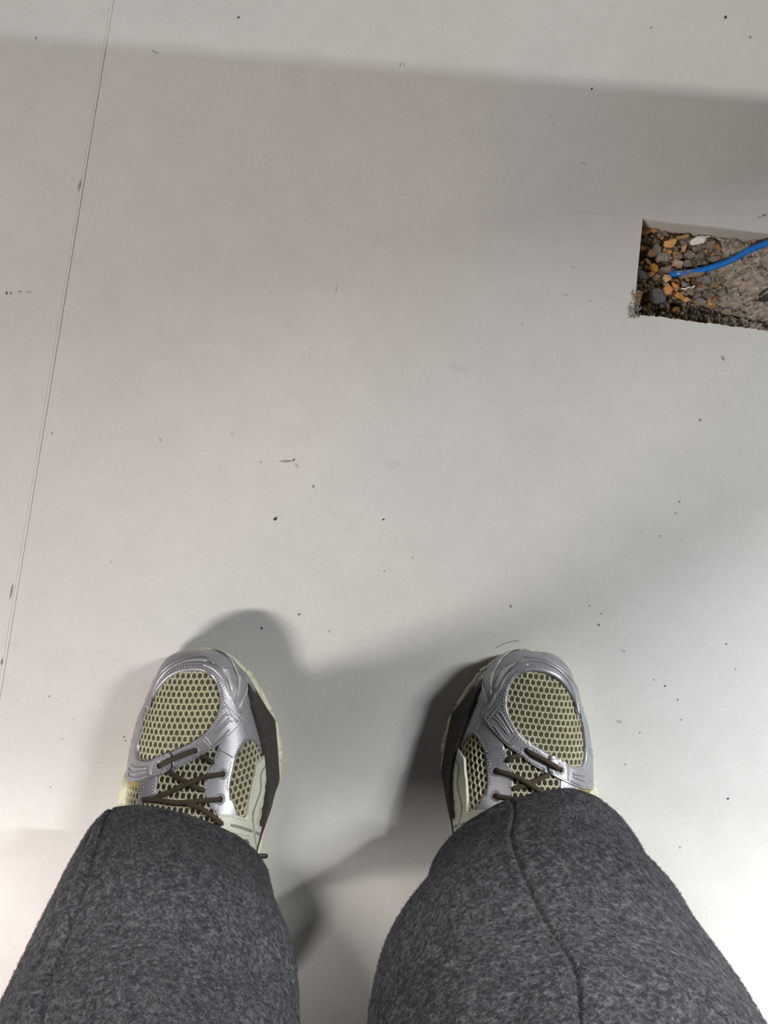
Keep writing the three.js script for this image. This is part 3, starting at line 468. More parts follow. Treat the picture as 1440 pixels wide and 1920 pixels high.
// toe overlay: from the seam by the inner sole round the toe and down the outer side, back along the lacing band; split by a slit at the band
const SLIT = [[488, 922], [497, 960], [492, 1005], [470, 1062]];
const toeOuter = [...pxs(Z1, [[1000, 692], [1040, 600], [1068, 530]]), [0.345, 0.16, 0], [0.33, 0.03, 0], [0.27, 0.02, 0], [0.2, 0.02, 0], [0.13, 0.02, 0], [0.07, 0.05, 0], [0.035, 0.3, 0], [0.03, 1.2, 0], [0.03, 1.9, 0], [0.035, 2.84, 0], [0.07, 3.09, 0], [0.13, 3.12, 0], [0.2, 3.12, 0], [0.3, 3.12, 0], [0.4, 3.12, 0], [0.48, 3.1, 0], ...pxs(Z1, [[152, 985], [158, 1060], [166, 1118], [200, 1146], [250, 1142], [300, 1130], [370, 1106], [430, 1084]])];
const bandLower = pxs(Z1, [[560, 1034], [640, 992], [700, 953], [770, 912], [830, 872], [900, 808], [955, 750]]);
const wRing = pxs(Z1, [[440, 936], [390, 958], [330, 986], [290, 990], [258, 978], [244, 940], [244, 880], [270, 745], [320, 590], [380, 482], [450, 392], [530, 338], [620, 316], [680, 313], [730, 324], [790, 362], [830, 430], [846, 520], [838, 610], [800, 695], [740, 770], [660, 832], [560, 886], [530, 900]]);
const toePiece = [...toeOuter, ...pxs(Z1, [[463, 1068], [484, 1040], [490, 1000], [488, 960], [478, 922]]), ...wRing, ...pxs(Z1, [[493, 918], [503, 960], [503, 1002], [496, 1040], [482, 1066]]), ...bandLower];
const quarter = [...pxs(Z1, [[845, 850], [930, 745], [985, 660], [1030, 560]]), [0.35, 0.1, 0], [0.4, 0.02, 0], [0.46, 0.02, 0], [0.52, 0.02, 0], [0.57, 0.02, 0], [0.62, 0.03, 0], ...pxs(Z1, [[1185, 1240], [1160, 1180], [1150, 1060], [1165, 960], [1152, 938], [1143, 925], [1130, 886], [1108, 856], [1085, 840], [1062, 834], [1040, 846], [1012, 886], [985, 928], [958, 978], [938, 1050], [926, 1130], [922, 1200], [928, 1260], [948, 1320], [985, 1420], [840, 1420], [812, 1380], [775, 1330], [752, 1280], [735, 1225], [730, 1150], [748, 1085], [775, 1040], [795, 1000], [812, 950], [830, 900]])];
const eyestayOut = pxs(Z1, [[262, 1122], [330, 1110], [384, 1092], [384, 1150], [376, 1200], [372, 1256], [340, 1262], [292, 1272], [280, 1300], [262, 1340], [232, 1345], [240, 1300], [252, 1250], [256, 1190]]);
const strapPiece = [...pxs(ZC, [[935, 232], [952, 330], [968, 430], [974, 540], [968, 650], [935, 750], [905, 840], [888, 915], [884, 990], [868, 1060], [842, 1170], [812, 1270], [790, 1350]]), ...pxs(ZD, [[768, 470], [772, 505], [830, 545], [892, 580], [908, 640], [898, 720], [885, 790], [884, 860], [878, 940], [868, 1020], [760, 1010], [700, 925], [668, 880], [652, 820], [640, 762], [560, 735], [440, 705], [340, 690], [280, 640], [250, 540], [228, 450], [216, 392], [280, 376], [370, 375], [480, 388], [560, 412], [612, 432], [632, 400], [642, 330], [650, 250], [668, 140], [690, 20]]), ...pxs(ZC, [[705, 900], [732, 800], [750, 700], [766, 596], [810, 545], [850, 490], [895, 390], [918, 310]])];
const innerNet = [...pxs(Z1, [[1062, 826], [1030, 850], [975, 930], [945, 985], [920, 1080], [912, 1200], [930, 1330], [990, 1440], [1000, 1560], [1020, 1640], [1100, 1700]]), [0.78, 0.25, 0], [0.74, 0.16, 0], [0.68, 0.12, 0], ...pxs(Z1, [[1185, 1260], [1180, 1180], [1165, 1050], [1155, 930], [1120, 862], [1090, 836]])];
const tongueNet = pxs(Z1, [[840, 890], [760, 915], [690, 960], [600, 1010], [500, 1060], [400, 1100], [376, 1140], [370, 1240], [290, 1265], [330, 1340], [560, 1400], [840, 1440], [790, 1340], [740, 1230], [736, 1140], [790, 1020], [836, 920]]);
const outerNet = [...pxs(Z1, [[150, 1160], [200, 1172], [258, 1172], [256, 1250], [236, 1330], [200, 1400]]), [0.66, 2.8, 0], [0.62, 2.96, 0], [0.6, 3.0, 0], [0.58, 3.02, 0]];
const tanTrim = [...pxs(Z1, [[148, 1150], [180, 1170], [262, 1178], [262, 1120], [200, 1120], [152, 1060]]), [0.53, 3.0, 0], [0.53, 3.1, 0], [0.58, 3.12, 0], [0.64, 3.12, 0], [0.64, 3.02, 0], [0.6, 3.02, 0]];
const eyelets = pxs(Z1, [[666, 910], [409, 1026], [866, 1086], [846, 1276]]);
const holePoly = (px, r) => { const c = toPlane(px), o = lift3(c, 0), n = 14, out = []; const ex = lift3(new THREE.Vector2(c.x + 0.001, c.y), 0).distanceTo(o) / 0.001, ey = lift3(new THREE.Vector2(c.x, c.y + 0.001), 0).distanceTo(o) / 0.001; for (let i = 0; i < n; i++) { const a = (i / n) * Math.PI * 2; out.push(new THREE.Vector2(c.x + (Math.cos(a) * r) / ex, c.y + (Math.sin(a) * r) / ey)); } return out; };
function eyeletRing(px, r, off) { const c = toPlane(px), o = lift3(c, off), n = upperNormal(c.x / AU, c.y / AV); const pr = [[r * 0.98, -0.0012], [r * 0.98, -0.0001], [r * 1.1, 0.0004], [r * 1.3, 0.0005], [r * 1.45, 0.0001], [r * 1.6, 0.0001], [r * 1.75, 0.0005], [r * 1.95, 0.0004], [r * 2.05, -0.0001]]; const g = new THREE.LatheGeometry(pr.map((p) => new THREE.Vector2(...p)), 28); g.applyQuaternion(new THREE.Quaternion().setFromUnitVectors(V3(0, 1, 0), n)); g.translate(o.x, o.y, o.z); return g; }

// --- sole outlines
function soleContours() {
  const inMid = [...pxs(ZB, [[340, 240], [500, 335], [640, 462], [720, 570], [800, 720], [900, 900], [1000, 1070], [1050, 1140], [1085, 1210], [1110, 1440]]), ...pxs(ZC, [[1130, 400], [1150, 700], [1150, 840], [1080, 1050], [1030, 1250], [970, 1430]])].map(([u, v]) => local(u, v, 0.016));
  const inOut = [...pxs(ZB, [[330, 160], [480, 232], [600, 340], [712, 452], [780, 525], [835, 640], [910, 750], [1000, 950], [1050, 1040], [1060, 1100], [1088, 1180], [1128, 1250], [1150, 1440]]), ...pxs(ZC, [[1185, 350], [1185, 500], [1170, 700], [1155, 850], [1085, 1060], [1035, 1260], [975, 1440]])].map(([u, v]) => local(u, v, 0.008));
  const toeOut = [[310, 1238], [322, 1228], [345, 1219], [365, 1215.5], [380, 1213.5], [405, 1216]].map(([u, v]) => local(u, v, 0.012));
  const toeMid = [[312, 1240], [325, 1231], [345, 1223], [365, 1219.5], [380, 1218], [405, 1221]].map(([u, v]) => local(u, v, 0.016));
  const rearIn = (d) => [[0.158, 0.0415], [0.18, 0.039], [0.21, 0.0375], [0.24, 0.037], [0.262, 0.034], [0.281, 0.0265], [0.293, 0.014]].map(([q, w]) => V3(w + d, 0, q + d * (q > 0.27 ? 1 : 0)));
  const tail = (d) => [V3(0, 0, LEN + 0.005 + d)];
  const outer = (d) => [[0.293, 0.014], [0.281, 0.0275], [0.262, 0.036], [0.24, 0.0405], [0.21, 0.044], [0.18, 0.05], [0.15, 0.0595], [0.125, 0.0605]].map(([q, w]) => V3(-w - d, 0, q + d * (q > 0.27 ? 1 : 0))).concat([0.09, 0.07, 0.05, 0.034, 0.022].map((q) => V3(-wOut(tauOf(q)) - d * 0.5, 0, q)));
  const build = (toe, inn, d) => { const c = new THREE.CatmullRomCurve3([...toe, ...inn, ...rearIn(d), ...tail(d), ...outer(d)].map((p) => V3(p.x, 0, p.z)), true, 'centripetal'); const P = c.getSpacedPoints(720).slice(0, 720); let k = 0; P.forEach((p, i) => { if (Math.abs(p.x - 0.0) < 0.02 && p.z < P[k].z) k = i; }); return P; };
  return { mid: build(toeMid, inMid, 0.0), out: build(toeOut, inOut, 0.0025) };
}
function inset(P, d) {                                        // pulls a contour in by d (out where d is negative)
  const n = P.length; let area = 0; P.forEach((p, i) => { const q = P[(i + 1) % n]; area += p.x * q.z - q.x * p.z; }); const k = area > 0 ? -1 : 1;
  return P.map((p, i) => { const a = P[(i - 3 + n) % n], b = P[(i + 3) % n], t = V3(b.x - a.x, 0, b.z - a.z).normalize(), dd = typeof d === 'function' ? d(i, p) : d; return V3(p.x + t.z * k * dd, 0, p.z - t.x * k * dd); });
}
const ringAt = (P, y) => P.map((p) => { const r = V3(p.x, y + spring(p.z), p.z); r.v = y; return r; });
function nearestLine(P, Q) { return P.map((p) => { let b = null, m = 9; for (const q of Q) { const d = (q.x - p.x) ** 2 + (q.z - p.z) ** 2; if (d < m) { m = d; b = q; } } return b; }); }

const laceRuns = [
  [[676, 908, -1.5], [655, 914, 1.6], [600, 936, 3.2], [545, 958, 3.6], [480, 990, 3.4], [430, 1015, 2.4], [404, 1030, -1.2]],
  [[878, 1084, -1.5], [855, 1088, 1.6], [800, 1098, 2.6], [740, 1110, 2.8], [650, 1148, 3.6], [560, 1192, 3.2], [480, 1228, 2.8], [420, 1252, 2.6], [380, 1266, 2.4]],
  [[470, 1062, -1], [500, 1084, 0.8], [560, 1124, 1.2], [640, 1172, 1.2], [700, 1198, 0.8], [740, 1218, 0]],
  [[858, 1276, -1.5], [836, 1278, 1.6], [770, 1284, 2.8], [690, 1292, 3.2], [600, 1302, 3.6], [520, 1304, 3.4], [430, 1288, 3.0], [350, 1280, 2.4], [300, 1278, 1.8], [288, 1284, 0]],
  [[700, 950, 0.2], [750, 965, 1.2], [780, 990, 1.2], [800, 1014, 0.4]],
  [[600, 1304, 3.0], [700, 1345, 3.2], [780, 1400, 3.2], [860, 1470, 3.5]],
];
function shoePieces() {
  const P = [];                                               // [name, geometry, material, label?, parent?]
  const up = []; for (let j = 0; j <= 110; j++) { const r = []; for (let i = 0; i <= 60; i++) r.push(upper(j / 110, (i / 60) * Math.PI)); up.push(r); }
  P.push(['upper', loft(up, false, [1, 1]), M.under]);
  P.push(['tongue', sheet(outline(tongueNet), [], 0.0004, 0.001), M.tongue]);
  P.push(['toe_mesh', net(outline(window1), { seed: 3, off: -0.0004 }), M.yarn, 'pale olive open mesh window over the toes']);
  P.push(['side_mesh', net(outline(innerNet), { seed: 4, turn: 0.22, du: 0.004, dv: 0.0044, hole: [0.36, 0.42] }), M.yarn]);
  P.push(['tongue_mesh', net(outline(tongueNet), { seed: 5, turn: -0.06, du: 0.0042, dv: 0.0045, hole: [0.36, 0.42], off: 0.0002 }), M.yarn]);
  P.push(['outer_side_mesh', net(outline(outerNet), { seed: 6 }), M.yarn]);
  P.push(['side_trim', sheet(outline(tanTrim), [], 0.0011, 0.001), M.tan, 'tan trim at the outer side']);
  const toe = sheet(outline(toePiece, 0.0012), eyelets.slice(0, 2).map((e) => holePoly(e, 0.0019)), 0.0026, 0.0026);
  P.push(['toe_overlay', toe, M.silver]);
  P.push(['eyelet_panel', sheet(outline(quarter), eyelets.slice(2).map((e) => holePoly(e, 0.0019)), 0.0017, 0.0017), M.silver]);
  P.push(['outer_eyelet_panel', sheet(outline(eyestayOut), [], 0.0016, 0.0016), M.silver]);
  const strap = sheet(outline(strapPiece), [], 0.0030, 0.0024, 0.0032, 0.0003);
  P.push(['side_strap', strap, M.strap, 'cream strap crossing the inner side']);
  const bar = (f, pts, w, off) => { const c = pathOn(pxs(f, pts), off, 60), rows = []; const list = pxs(f, pts).map(toPlane); const curve = new THREE.CatmullRomCurve3(list.map((p) => V3(p.x, p.y, 0)), false, 'centripetal'); for (let k = 0; k <= 60; k++) { const p = curve.getPointAt(k / 60), t3 = c[Math.min(60, k + 1)].clone().sub(c[Math.max(0, k - 1)]).normalize(), n = upperNormal(p.x / AU, p.y / AV), s = V3().crossVectors(t3, n).normalize(); const m = c[k]; rows.push([m.clone().addScaledVector(s, -w).addScaledVector(n, -0.0004), m.clone().addScaledVector(s, -w * 0.92), m.clone().addScaledVector(s, w * 0.92), m.clone().addScaledVector(s, w).addScaledVector(n, -0.0004)]); } return flip(loft(rows, false)); };
  P.push(['printed_line', bar(ZC, [[952, 440], [930, 520], [898, 592], [850, 670], [824, 730], [820, 830], [822, 950], [790, 1070], [742, 1200], [708, 1320], [700, 1430]], 0.0009, 0.00312), M.mark, 'grey printed line along the strap', 'side_strap']);
  P.push(['printed_line', bar(ZD, [[700, 320], [699, 400], [714, 560], [734, 740], [760, 950]], 0.0005, 0.00314), M.mark, 'grey printed line along the strap', 'side_strap']);
  P.push(['printed_bar', bar(ZD, [[388, 534], [480, 550], [590, 582], [694, 618]], 0.001, 0.00313), M.mark, 'grey printed bar across the strap', 'side_strap']);
  P.push(['printed_bar', bar(ZD, [[738, 628], [800, 662], [850, 712], [878, 764]], 0.001, 0.00313), M.mark, 'grey printed bar across the strap', 'side_strap']);
  // raised fins on the toe overlay
  const fins = [
    [[0, 308], [110, 340], [210, 400], [292, 452], [350, 464], [368, 530], [400, 620], [440, 720], [446, 790], [425, 822], [395, 770], [360, 660], [310, 550], [250, 450], [150, 375], [50, 336], [0, 330]],
    [[245, 182], [320, 238], [398, 330], [452, 440], [492, 545], [534, 576], [532, 690], [500, 860], [474, 945], [466, 930], [488, 770], [488, 640], [462, 520], [400, 385], [320, 272], [255, 205]],
    [[566, 470], [604, 560], [628, 645], [660, 668], [640, 750], [592, 870], [530, 1035], [518, 1030], [560, 890], [606, 740], [612, 640], [590, 540]],
  ];
  for (const f of fins) P.push(['fin', sheet(outline(pxs(ZB, f)), [], 0.0033, 0.0009, 0.003, 0.0005), M.pale, 'paler raised fin', 'toe_overlay']);
  // moulded ribs
  const ribs = [
    [Z1, [[330, 600], [370, 480], [420, 380], [480, 310], [560, 265], [650, 243], [740, 246], [800, 275]], 0.0026, 0.0008],
    [Z1, [[300, 560], [350, 450], [420, 345], [500, 275], [590, 236], [680, 222], [760, 228]], 0.0026, 0.0006],
    [ZB, [[0, 392], [120, 432], [220, 510], [300, 610], [350, 720], [380, 800], [420, 850], [440, 930], [480, 1020], [530, 1085], [570, 1080]], 0.0026, 0.0009],
    [ZB, [[270, 1040], [330, 1000], [400, 1100], [490, 1255]], 0.0026, 0.0004],
    [ZB, [[110, 1420], [200, 1300], [330, 1120], [365, 1140]], 0.0026, 0.0005], [ZB, [[160, 1430], [260, 1300], [390, 1160]], 0.0026, 0.0005], [ZB, [[180, 1440], [300, 1310], [400, 1215], [430, 1235]], 0.0026, 0.0005],
    [ZC, [[35, 150], [70, 190], [110, 260], [140, 300], [180, 285], [280, 190], [390, 60]], 0.0026, 0.0005],
    [ZA, [[250, 590], [300, 640], [380, 650], [480, 640]], 0.0026, 0.0007], [ZA, [[225, 640], [260, 720], [350, 720], [470, 690]], 0.0026, 0.0007], [ZA, [[215, 700], [235, 780], [330, 800], [490, 760]], 0.0026, 0.0007],
    [ZA, [[540, 545], [525, 640], [515, 760]], 0.0026, 0.0004], [ZA, [[565, 540], [545, 650], [535, 755]], 0.0026, 0.0003],
    [ZA, [[860, 480], [862, 600], [1000, 570], [1140, 490]], 0.0026, 0.0004], [ZA, [[1290, 190], [1380, 340], [1260, 400], [1150, 480]], 0.0026, 0.0004],
    [ZA, [[185, 390], [240, 310], [300, 240]], 0.0026, 0.0005], [ZA, [[205, 420], [260, 330], [310, 270]], 0.0026, 0.0004],
    [ZC, [[590, 0], [620, 60], [655, 160]], 0.0017, 0.0004], [ZC, [[250, 352], [340, 410], [440, 480]], 0.0017, 0.0004],
  ];
  for (const [f, pts, off, r] of ribs) P.push(['moulded_rib', ridge(pxs(f, pts), off, r * 1.5), M.silver, null, off > 0.002 ? 'toe_overlay' : 'eyelet_panel']);
  // seams: rows of thread with needle holes between
  const rowsOf = [
    [Z1, [[300, 700], [350, 540], [430, 390], [520, 310], [620, 290], [720, 294], [800, 340], [850, 430], [872, 520], [866, 600], [832, 690], [775, 780], [690, 850], [590, 905], [500, 935]], 0.0027], [Z1, [[290, 690], [340, 530], [420, 375], [515, 292], [620, 272], [728, 276], [812, 326], [866, 420], [888, 520]], 0.0027],
    [Z1, [[845, 560], [900, 630], [985, 700]], 0.0027], [Z1, [[872, 545], [930, 610], [1000, 690]], 0.0027], [Z1, [[1075, 520], [1040, 600], [985, 705], [900, 800], [820, 860], [700, 940], [600, 1000], [510, 1045]], 0.0027], [Z1, [[1060, 500], [1025, 590], [970, 690]], 0.0027],
    [Z1, [[162, 940], [164, 1030], [176, 1105], [205, 1134], [290, 1120], [400, 1080], [462, 1050]], 0.0027], [Z1, [[250, 1000], [290, 1004], [340, 1000], [400, 975], [470, 945]], 0.0027],
    [Z1, [[1075, 806], [1040, 822], [1005, 860], [960, 940], [940, 965]], 0.0018], [Z1, [[1085, 812], [1110, 838], [1140, 880]], 0.0018], [Z1, [[932, 990], [912, 1080], [900, 1180], [905, 1220]], 0.0018],
    [Z1, [[850, 905], [830, 960], [805, 1010], [770, 1090], [757, 1150], [752, 1210]], 0.0018], [Z1, [[772, 1290], [800, 1340], [830, 1380]], 0.0018],
    [Z1, [[280, 1140], [290, 1180], [268, 1230], [250, 1320]], 0.0017], [Z1, [[362, 1130], [355, 1190], [345, 1245], [300, 1250]], 0.0017],
  ];
  const thread = [], needle = [];
  for (const [f, pts, off] of rowsOf) { thread.push(...stitches(pxs(f, pts), off + 0.00002, 0.0022, 0.00125, 0.00022)); needle.push(...stitches(pxs(f, pts), off - 0.00002, 0.0022, 0.00012, 0.00034).map((g) => g)); }
  P.push(['stitching', merged(thread), M.thread]); P.push(['needle_holes', merged(needle), M.needle]);
  const st2 = []; for (const [f, pts] of [[ZD, [[270, 405], [380, 408], [500, 436], [630, 466]]], [ZD, [[255, 400], [268, 480], [285, 560]]], [ZD, [[390, 655], [470, 660], [560, 672], [650, 694]]], [ZD, [[770, 530], [820, 565], [880, 615]]], [ZC, [[930, 330], [900, 420], [840, 510], [790, 590], [780, 680], [745, 850], [705, 1040], [680, 1200]]], [ZC, [[960, 620], [915, 740], [880, 860], [870, 980], [830, 1140], [790, 1270]]]]) st2.push(...stitches(pxs(f, pts), 0.00302, 0.0022, 0.0012, 0.0002));
  P.push(['stitching', merged(st2), M.mark, null, 'side_strap']);
  eyelets.forEach((e, i) => P.push(['eyelet', eyeletRing(e, 0.0019, i < 2 ? 0.0026 : 0.0017), M.silver, null, i < 2 ? 'toe_overlay' : 'eyelet_panel']));
  for (const run of laceRuns) { const pts = run.map(([x, y, o]) => lift3(toPlane(Z1([x, y])), o / 1000 + 0.0014)); const lg = cord(pts, 0.0018, 12, 0.8); { const u = lg.attributes.uv; for (let i = 0; i < u.count; i++) u.setXY(i, u.getX(i) / 0.0113, u.getY(i) / 0.013); } P.push(['lace', lg, M.lace]); }
  // sole
  const { mid, out } = soleContours();
  const top = []; for (let k = 0; k <= 900; k++) { const t = k / 900; top.push(V3(wIn(t), 0, LEN * t * t), V3(-wOut(t), 0, LEN * t * t)); }
  const midN = nearestLine(out, mid), topN = nearestLine(out, top);
  const R = rng(17), bumps = []; for (let k = 0; k < 90; k++) bumps.push(R());
  const jag = (i, p) => { const f = i / 8, k = Math.floor(f), e = f - k; const notch = bumps[k % 90] > 0.62 && e < 0.22 ? 0.0013 : 0; return p.x > -0.02 && p.z < 0.1 ? notch + (bumps[(k + 7) % 90] - 0.5) * 0.0011 : (bumps[k % 90] - 0.5) * 0.0004; };
  const o1 = inset(out, jag);
  const sole = flip(loft([ringAt(inset(out, 0.02), 0.0004), ringAt(inset(out, 0.004), 0.0004), ringAt(inset(o1, 0.0008), 0.003), ringAt(o1, 0.007), ringAt(inset(o1, 0.0002), 0.0105), ringAt(inset(o1, 0.0012), 0.0132), ringAt(inset(midN, 0.003), 0.0142), ringAt(inset(midN, 0.02), 0.0142)], true, [20, 20]));
  P.push(['outsole', sole, M.cream]);
  const mixRing = (A, B, t, y) => ringAt(A.map((p, i) => V3(lerp(p.x, B[i].x, t), 0, lerp(p.z, B[i].z, t))), y);
  // the foam wall stands high on the inner side and at the rear, low round the toe cap
  const high = out.map((p) => (p.x > 0 ? sstep(0.004, 0.03, p.z) : sstep(0.066, 0.1, p.z)));
  const wall = (t, y, push) => out.map((_, i) => { const a = midN[i], b = topN[i], k = lerp(0.15, 1, high[i]), e = t * k; const dx = b.x - 0, dz = b.z - 0.12, l = Math.hypot(dx, dz); const o = (push + (b.x < 0 ? 0.0016 : 0)) * high[i]; const x = lerp(a.x, b.x + (dx / l) * o, e), z = lerp(a.z, b.z + (dz / l) * o, e), r = V3(x, lerp(0.0145 + 0.0025 * t, y, high[i]) + spring(z), z); r.v = r.y; return r; });
  const rows = [ringAt(inset(midN, 0.004), 0.0135), ringAt(inset(midN, 0.0006), 0.0137), wall(0, 0.0155, 0.0033), wall(0.3, 0.021, 0.0033), wall(0.75, 0.029, 0.0033), wall(1, 0.0345, 0.0034), wall(1, 0.0362, 0.0028), wall(1, 0.0366, -0.004)];
  const n = out.length; let s0 = -1, s1 = -1; const dark = out.map((p) => p.x > 0.012 && p.z > 0.006 && p.z < 0.2);
  for (let i = 0; i < n; i++) if (dark[i] && !dark[(i - 1 + n) % n]) s0 = i; for (let i = 0; i < n; i++) if (dark[i] && !dark[(i + 1) % n]) s1 = i;
  const span = (a, b) => rows.map((r) => { const q = []; for (let i = a; ; i = (i + 1) % n) { q.push(r[i]); if (i === b) break; } return q; });
  const uvR = (rs) => { return flip(loft(rs, false, [20, 20])); };
  P.push(['midsole', uvR(span(s1, s0)), M.cream]); P.push(['midsole_wrap', uvR(span(s0, s1)), M.midsole, 'dark brown inner midsole']);
  return P;
}
const PIECES = shoePieces();
function makeShoe(mirror, label, position, turn) {
  const t = thing('running_shoe', label, 'shoe', position, turn, 'pair of silver running shoes'); const found = {};
  for (const [name, g, m, lab, parent] of PIECES) { const p = part(name, mirror ? mirrored(g) : g, m, parent ? found[parent] : t, lab); if (!found[name]) found[name] = p; }
  return t;
}
const shoeLeft = makeShoe(false, 'silver running shoe with a dark lace end poking out beside the hem', [SX, 0, TOE], 0);
{ const lp = [at(470, 1604, 0.055), at(482, 1605, 0.054), at(503, 1605, 0.051)].map((p) => p.sub(shoeLeft.position)); part('lace', cord(lp, 0.0017, 10, 0.9), M.tip, shoeLeft, 'dark lace end'); }
const RT = THREE.MathUtils.degToRad(-6.2);
{ const b = local(370, 1440, 0.035), m = V3(-b.x, 0, b.z).applyAxisAngle(V3(0, 1, 0), RT), w = at(981, 1441, 0.035); makeShoe(true, 'silver running shoe beside the faint floor joint, below the cut-out', [w.x - m.x, 0, w.z - m.z], RT); }
// ---------------------------------------------------------------- the person
const person = thing('person', 'person standing in charcoal wool trousers and silver running shoes, feet apart', 'person', [0, 0, 0]);
const woolTex = texture(1024, (x, y) => {
  const a = vnoise(x * 120, y * 120, 120, 120, 1), b = vnoise(x * 250, y * 230, 250, 230, 2), c = vnoise(x * 600, y * 620, 600, 620, 3), d = fbm(x * 30, y * 30, 30, 2, 7);
  const v = clamp((a * 0.36 + b * 0.4 + c * 0.24 - 0.5) * 1.75 + 0.46 + (d - 0.5) * 0.3, 0, 1);
  const t = Math.pow(v, 1.25), blue = vnoise(x * 200, y * 200, 200, 200, 9);
  const l = lerp(41, 91, t);
  return [l, l + 0.6, l + 2 + blue * 4];
}, true);
const woolBump = texture(1024, (x, y) => { const v = 255 * (0.5 * vnoise(x * 160, y * 160, 160, 160, 4) + 0.3 * vnoise(x * 330, y * 330, 330, 330, 5) + 0.2 * vnoise(x * 512, y * 512, 512, 512, 6)); return [v, v, v]; }, false);
M.wool = new THREE.MeshPhysicalMaterial({ map: woolTex, bumpMap: woolBump, bumpScale: 0.0007, roughness: 0.97, sheen: 0.35, sheenColor: new THREE.Color(0x9a9ca4), sheenRoughness: 0.6, specularIntensity: 0.2 });
// outlines of the two legs in the photograph, left edge and right edge from the hem down to the frame's edge
const OUT = [
  { l: [[1532, 207], [1570, 198], [1615, 170], [1660, 140], [1710, 113], [1765, 80], [1810, 60], [1865, 35], [1920, 8], [2100, -80]], r: [[1590, 466], [1620, 488], [1640, 500], [1680, 515], [1720, 530], [1770, 540], [1820, 547], [1870, 553], [1920, 555], [2100, 560]] },
  { l: [[1565, 840], [1600, 838], [1640, 822], [1690, 798], [1725, 771], [1765, 740], [1790, 718], [1830, 700], [1880, 682], [1920, 680], [2100, 676]], r: [[1503, 1100], [1535, 1140], [1570, 1165], [1620, 1190], [1670, 1225], [1740, 1270], [1800, 1310], [1865, 1360], [1920, 1400], [2100, 1530]] },
];
const zMid = mono([0.03, 0.07, 0.12, 0.2, 0.35, 0.5, 0.9], [0.2145, 0.2145, 0.224, 0.26, 0.30, 0.31, 0.28]);
function legEdge(list, y) {                                  // x of a leg's side at height y
  const f = mono(list.map((p) => p[0]), list.map((p) => p[1]));
  const z = zMid(y); let v = 1600; for (let k = 0; k < 40; k++) { const p = at(720, v, y); v += (z - p.z) * 2400 * 0.7; }
  return at(f(v), v, y).x;
}
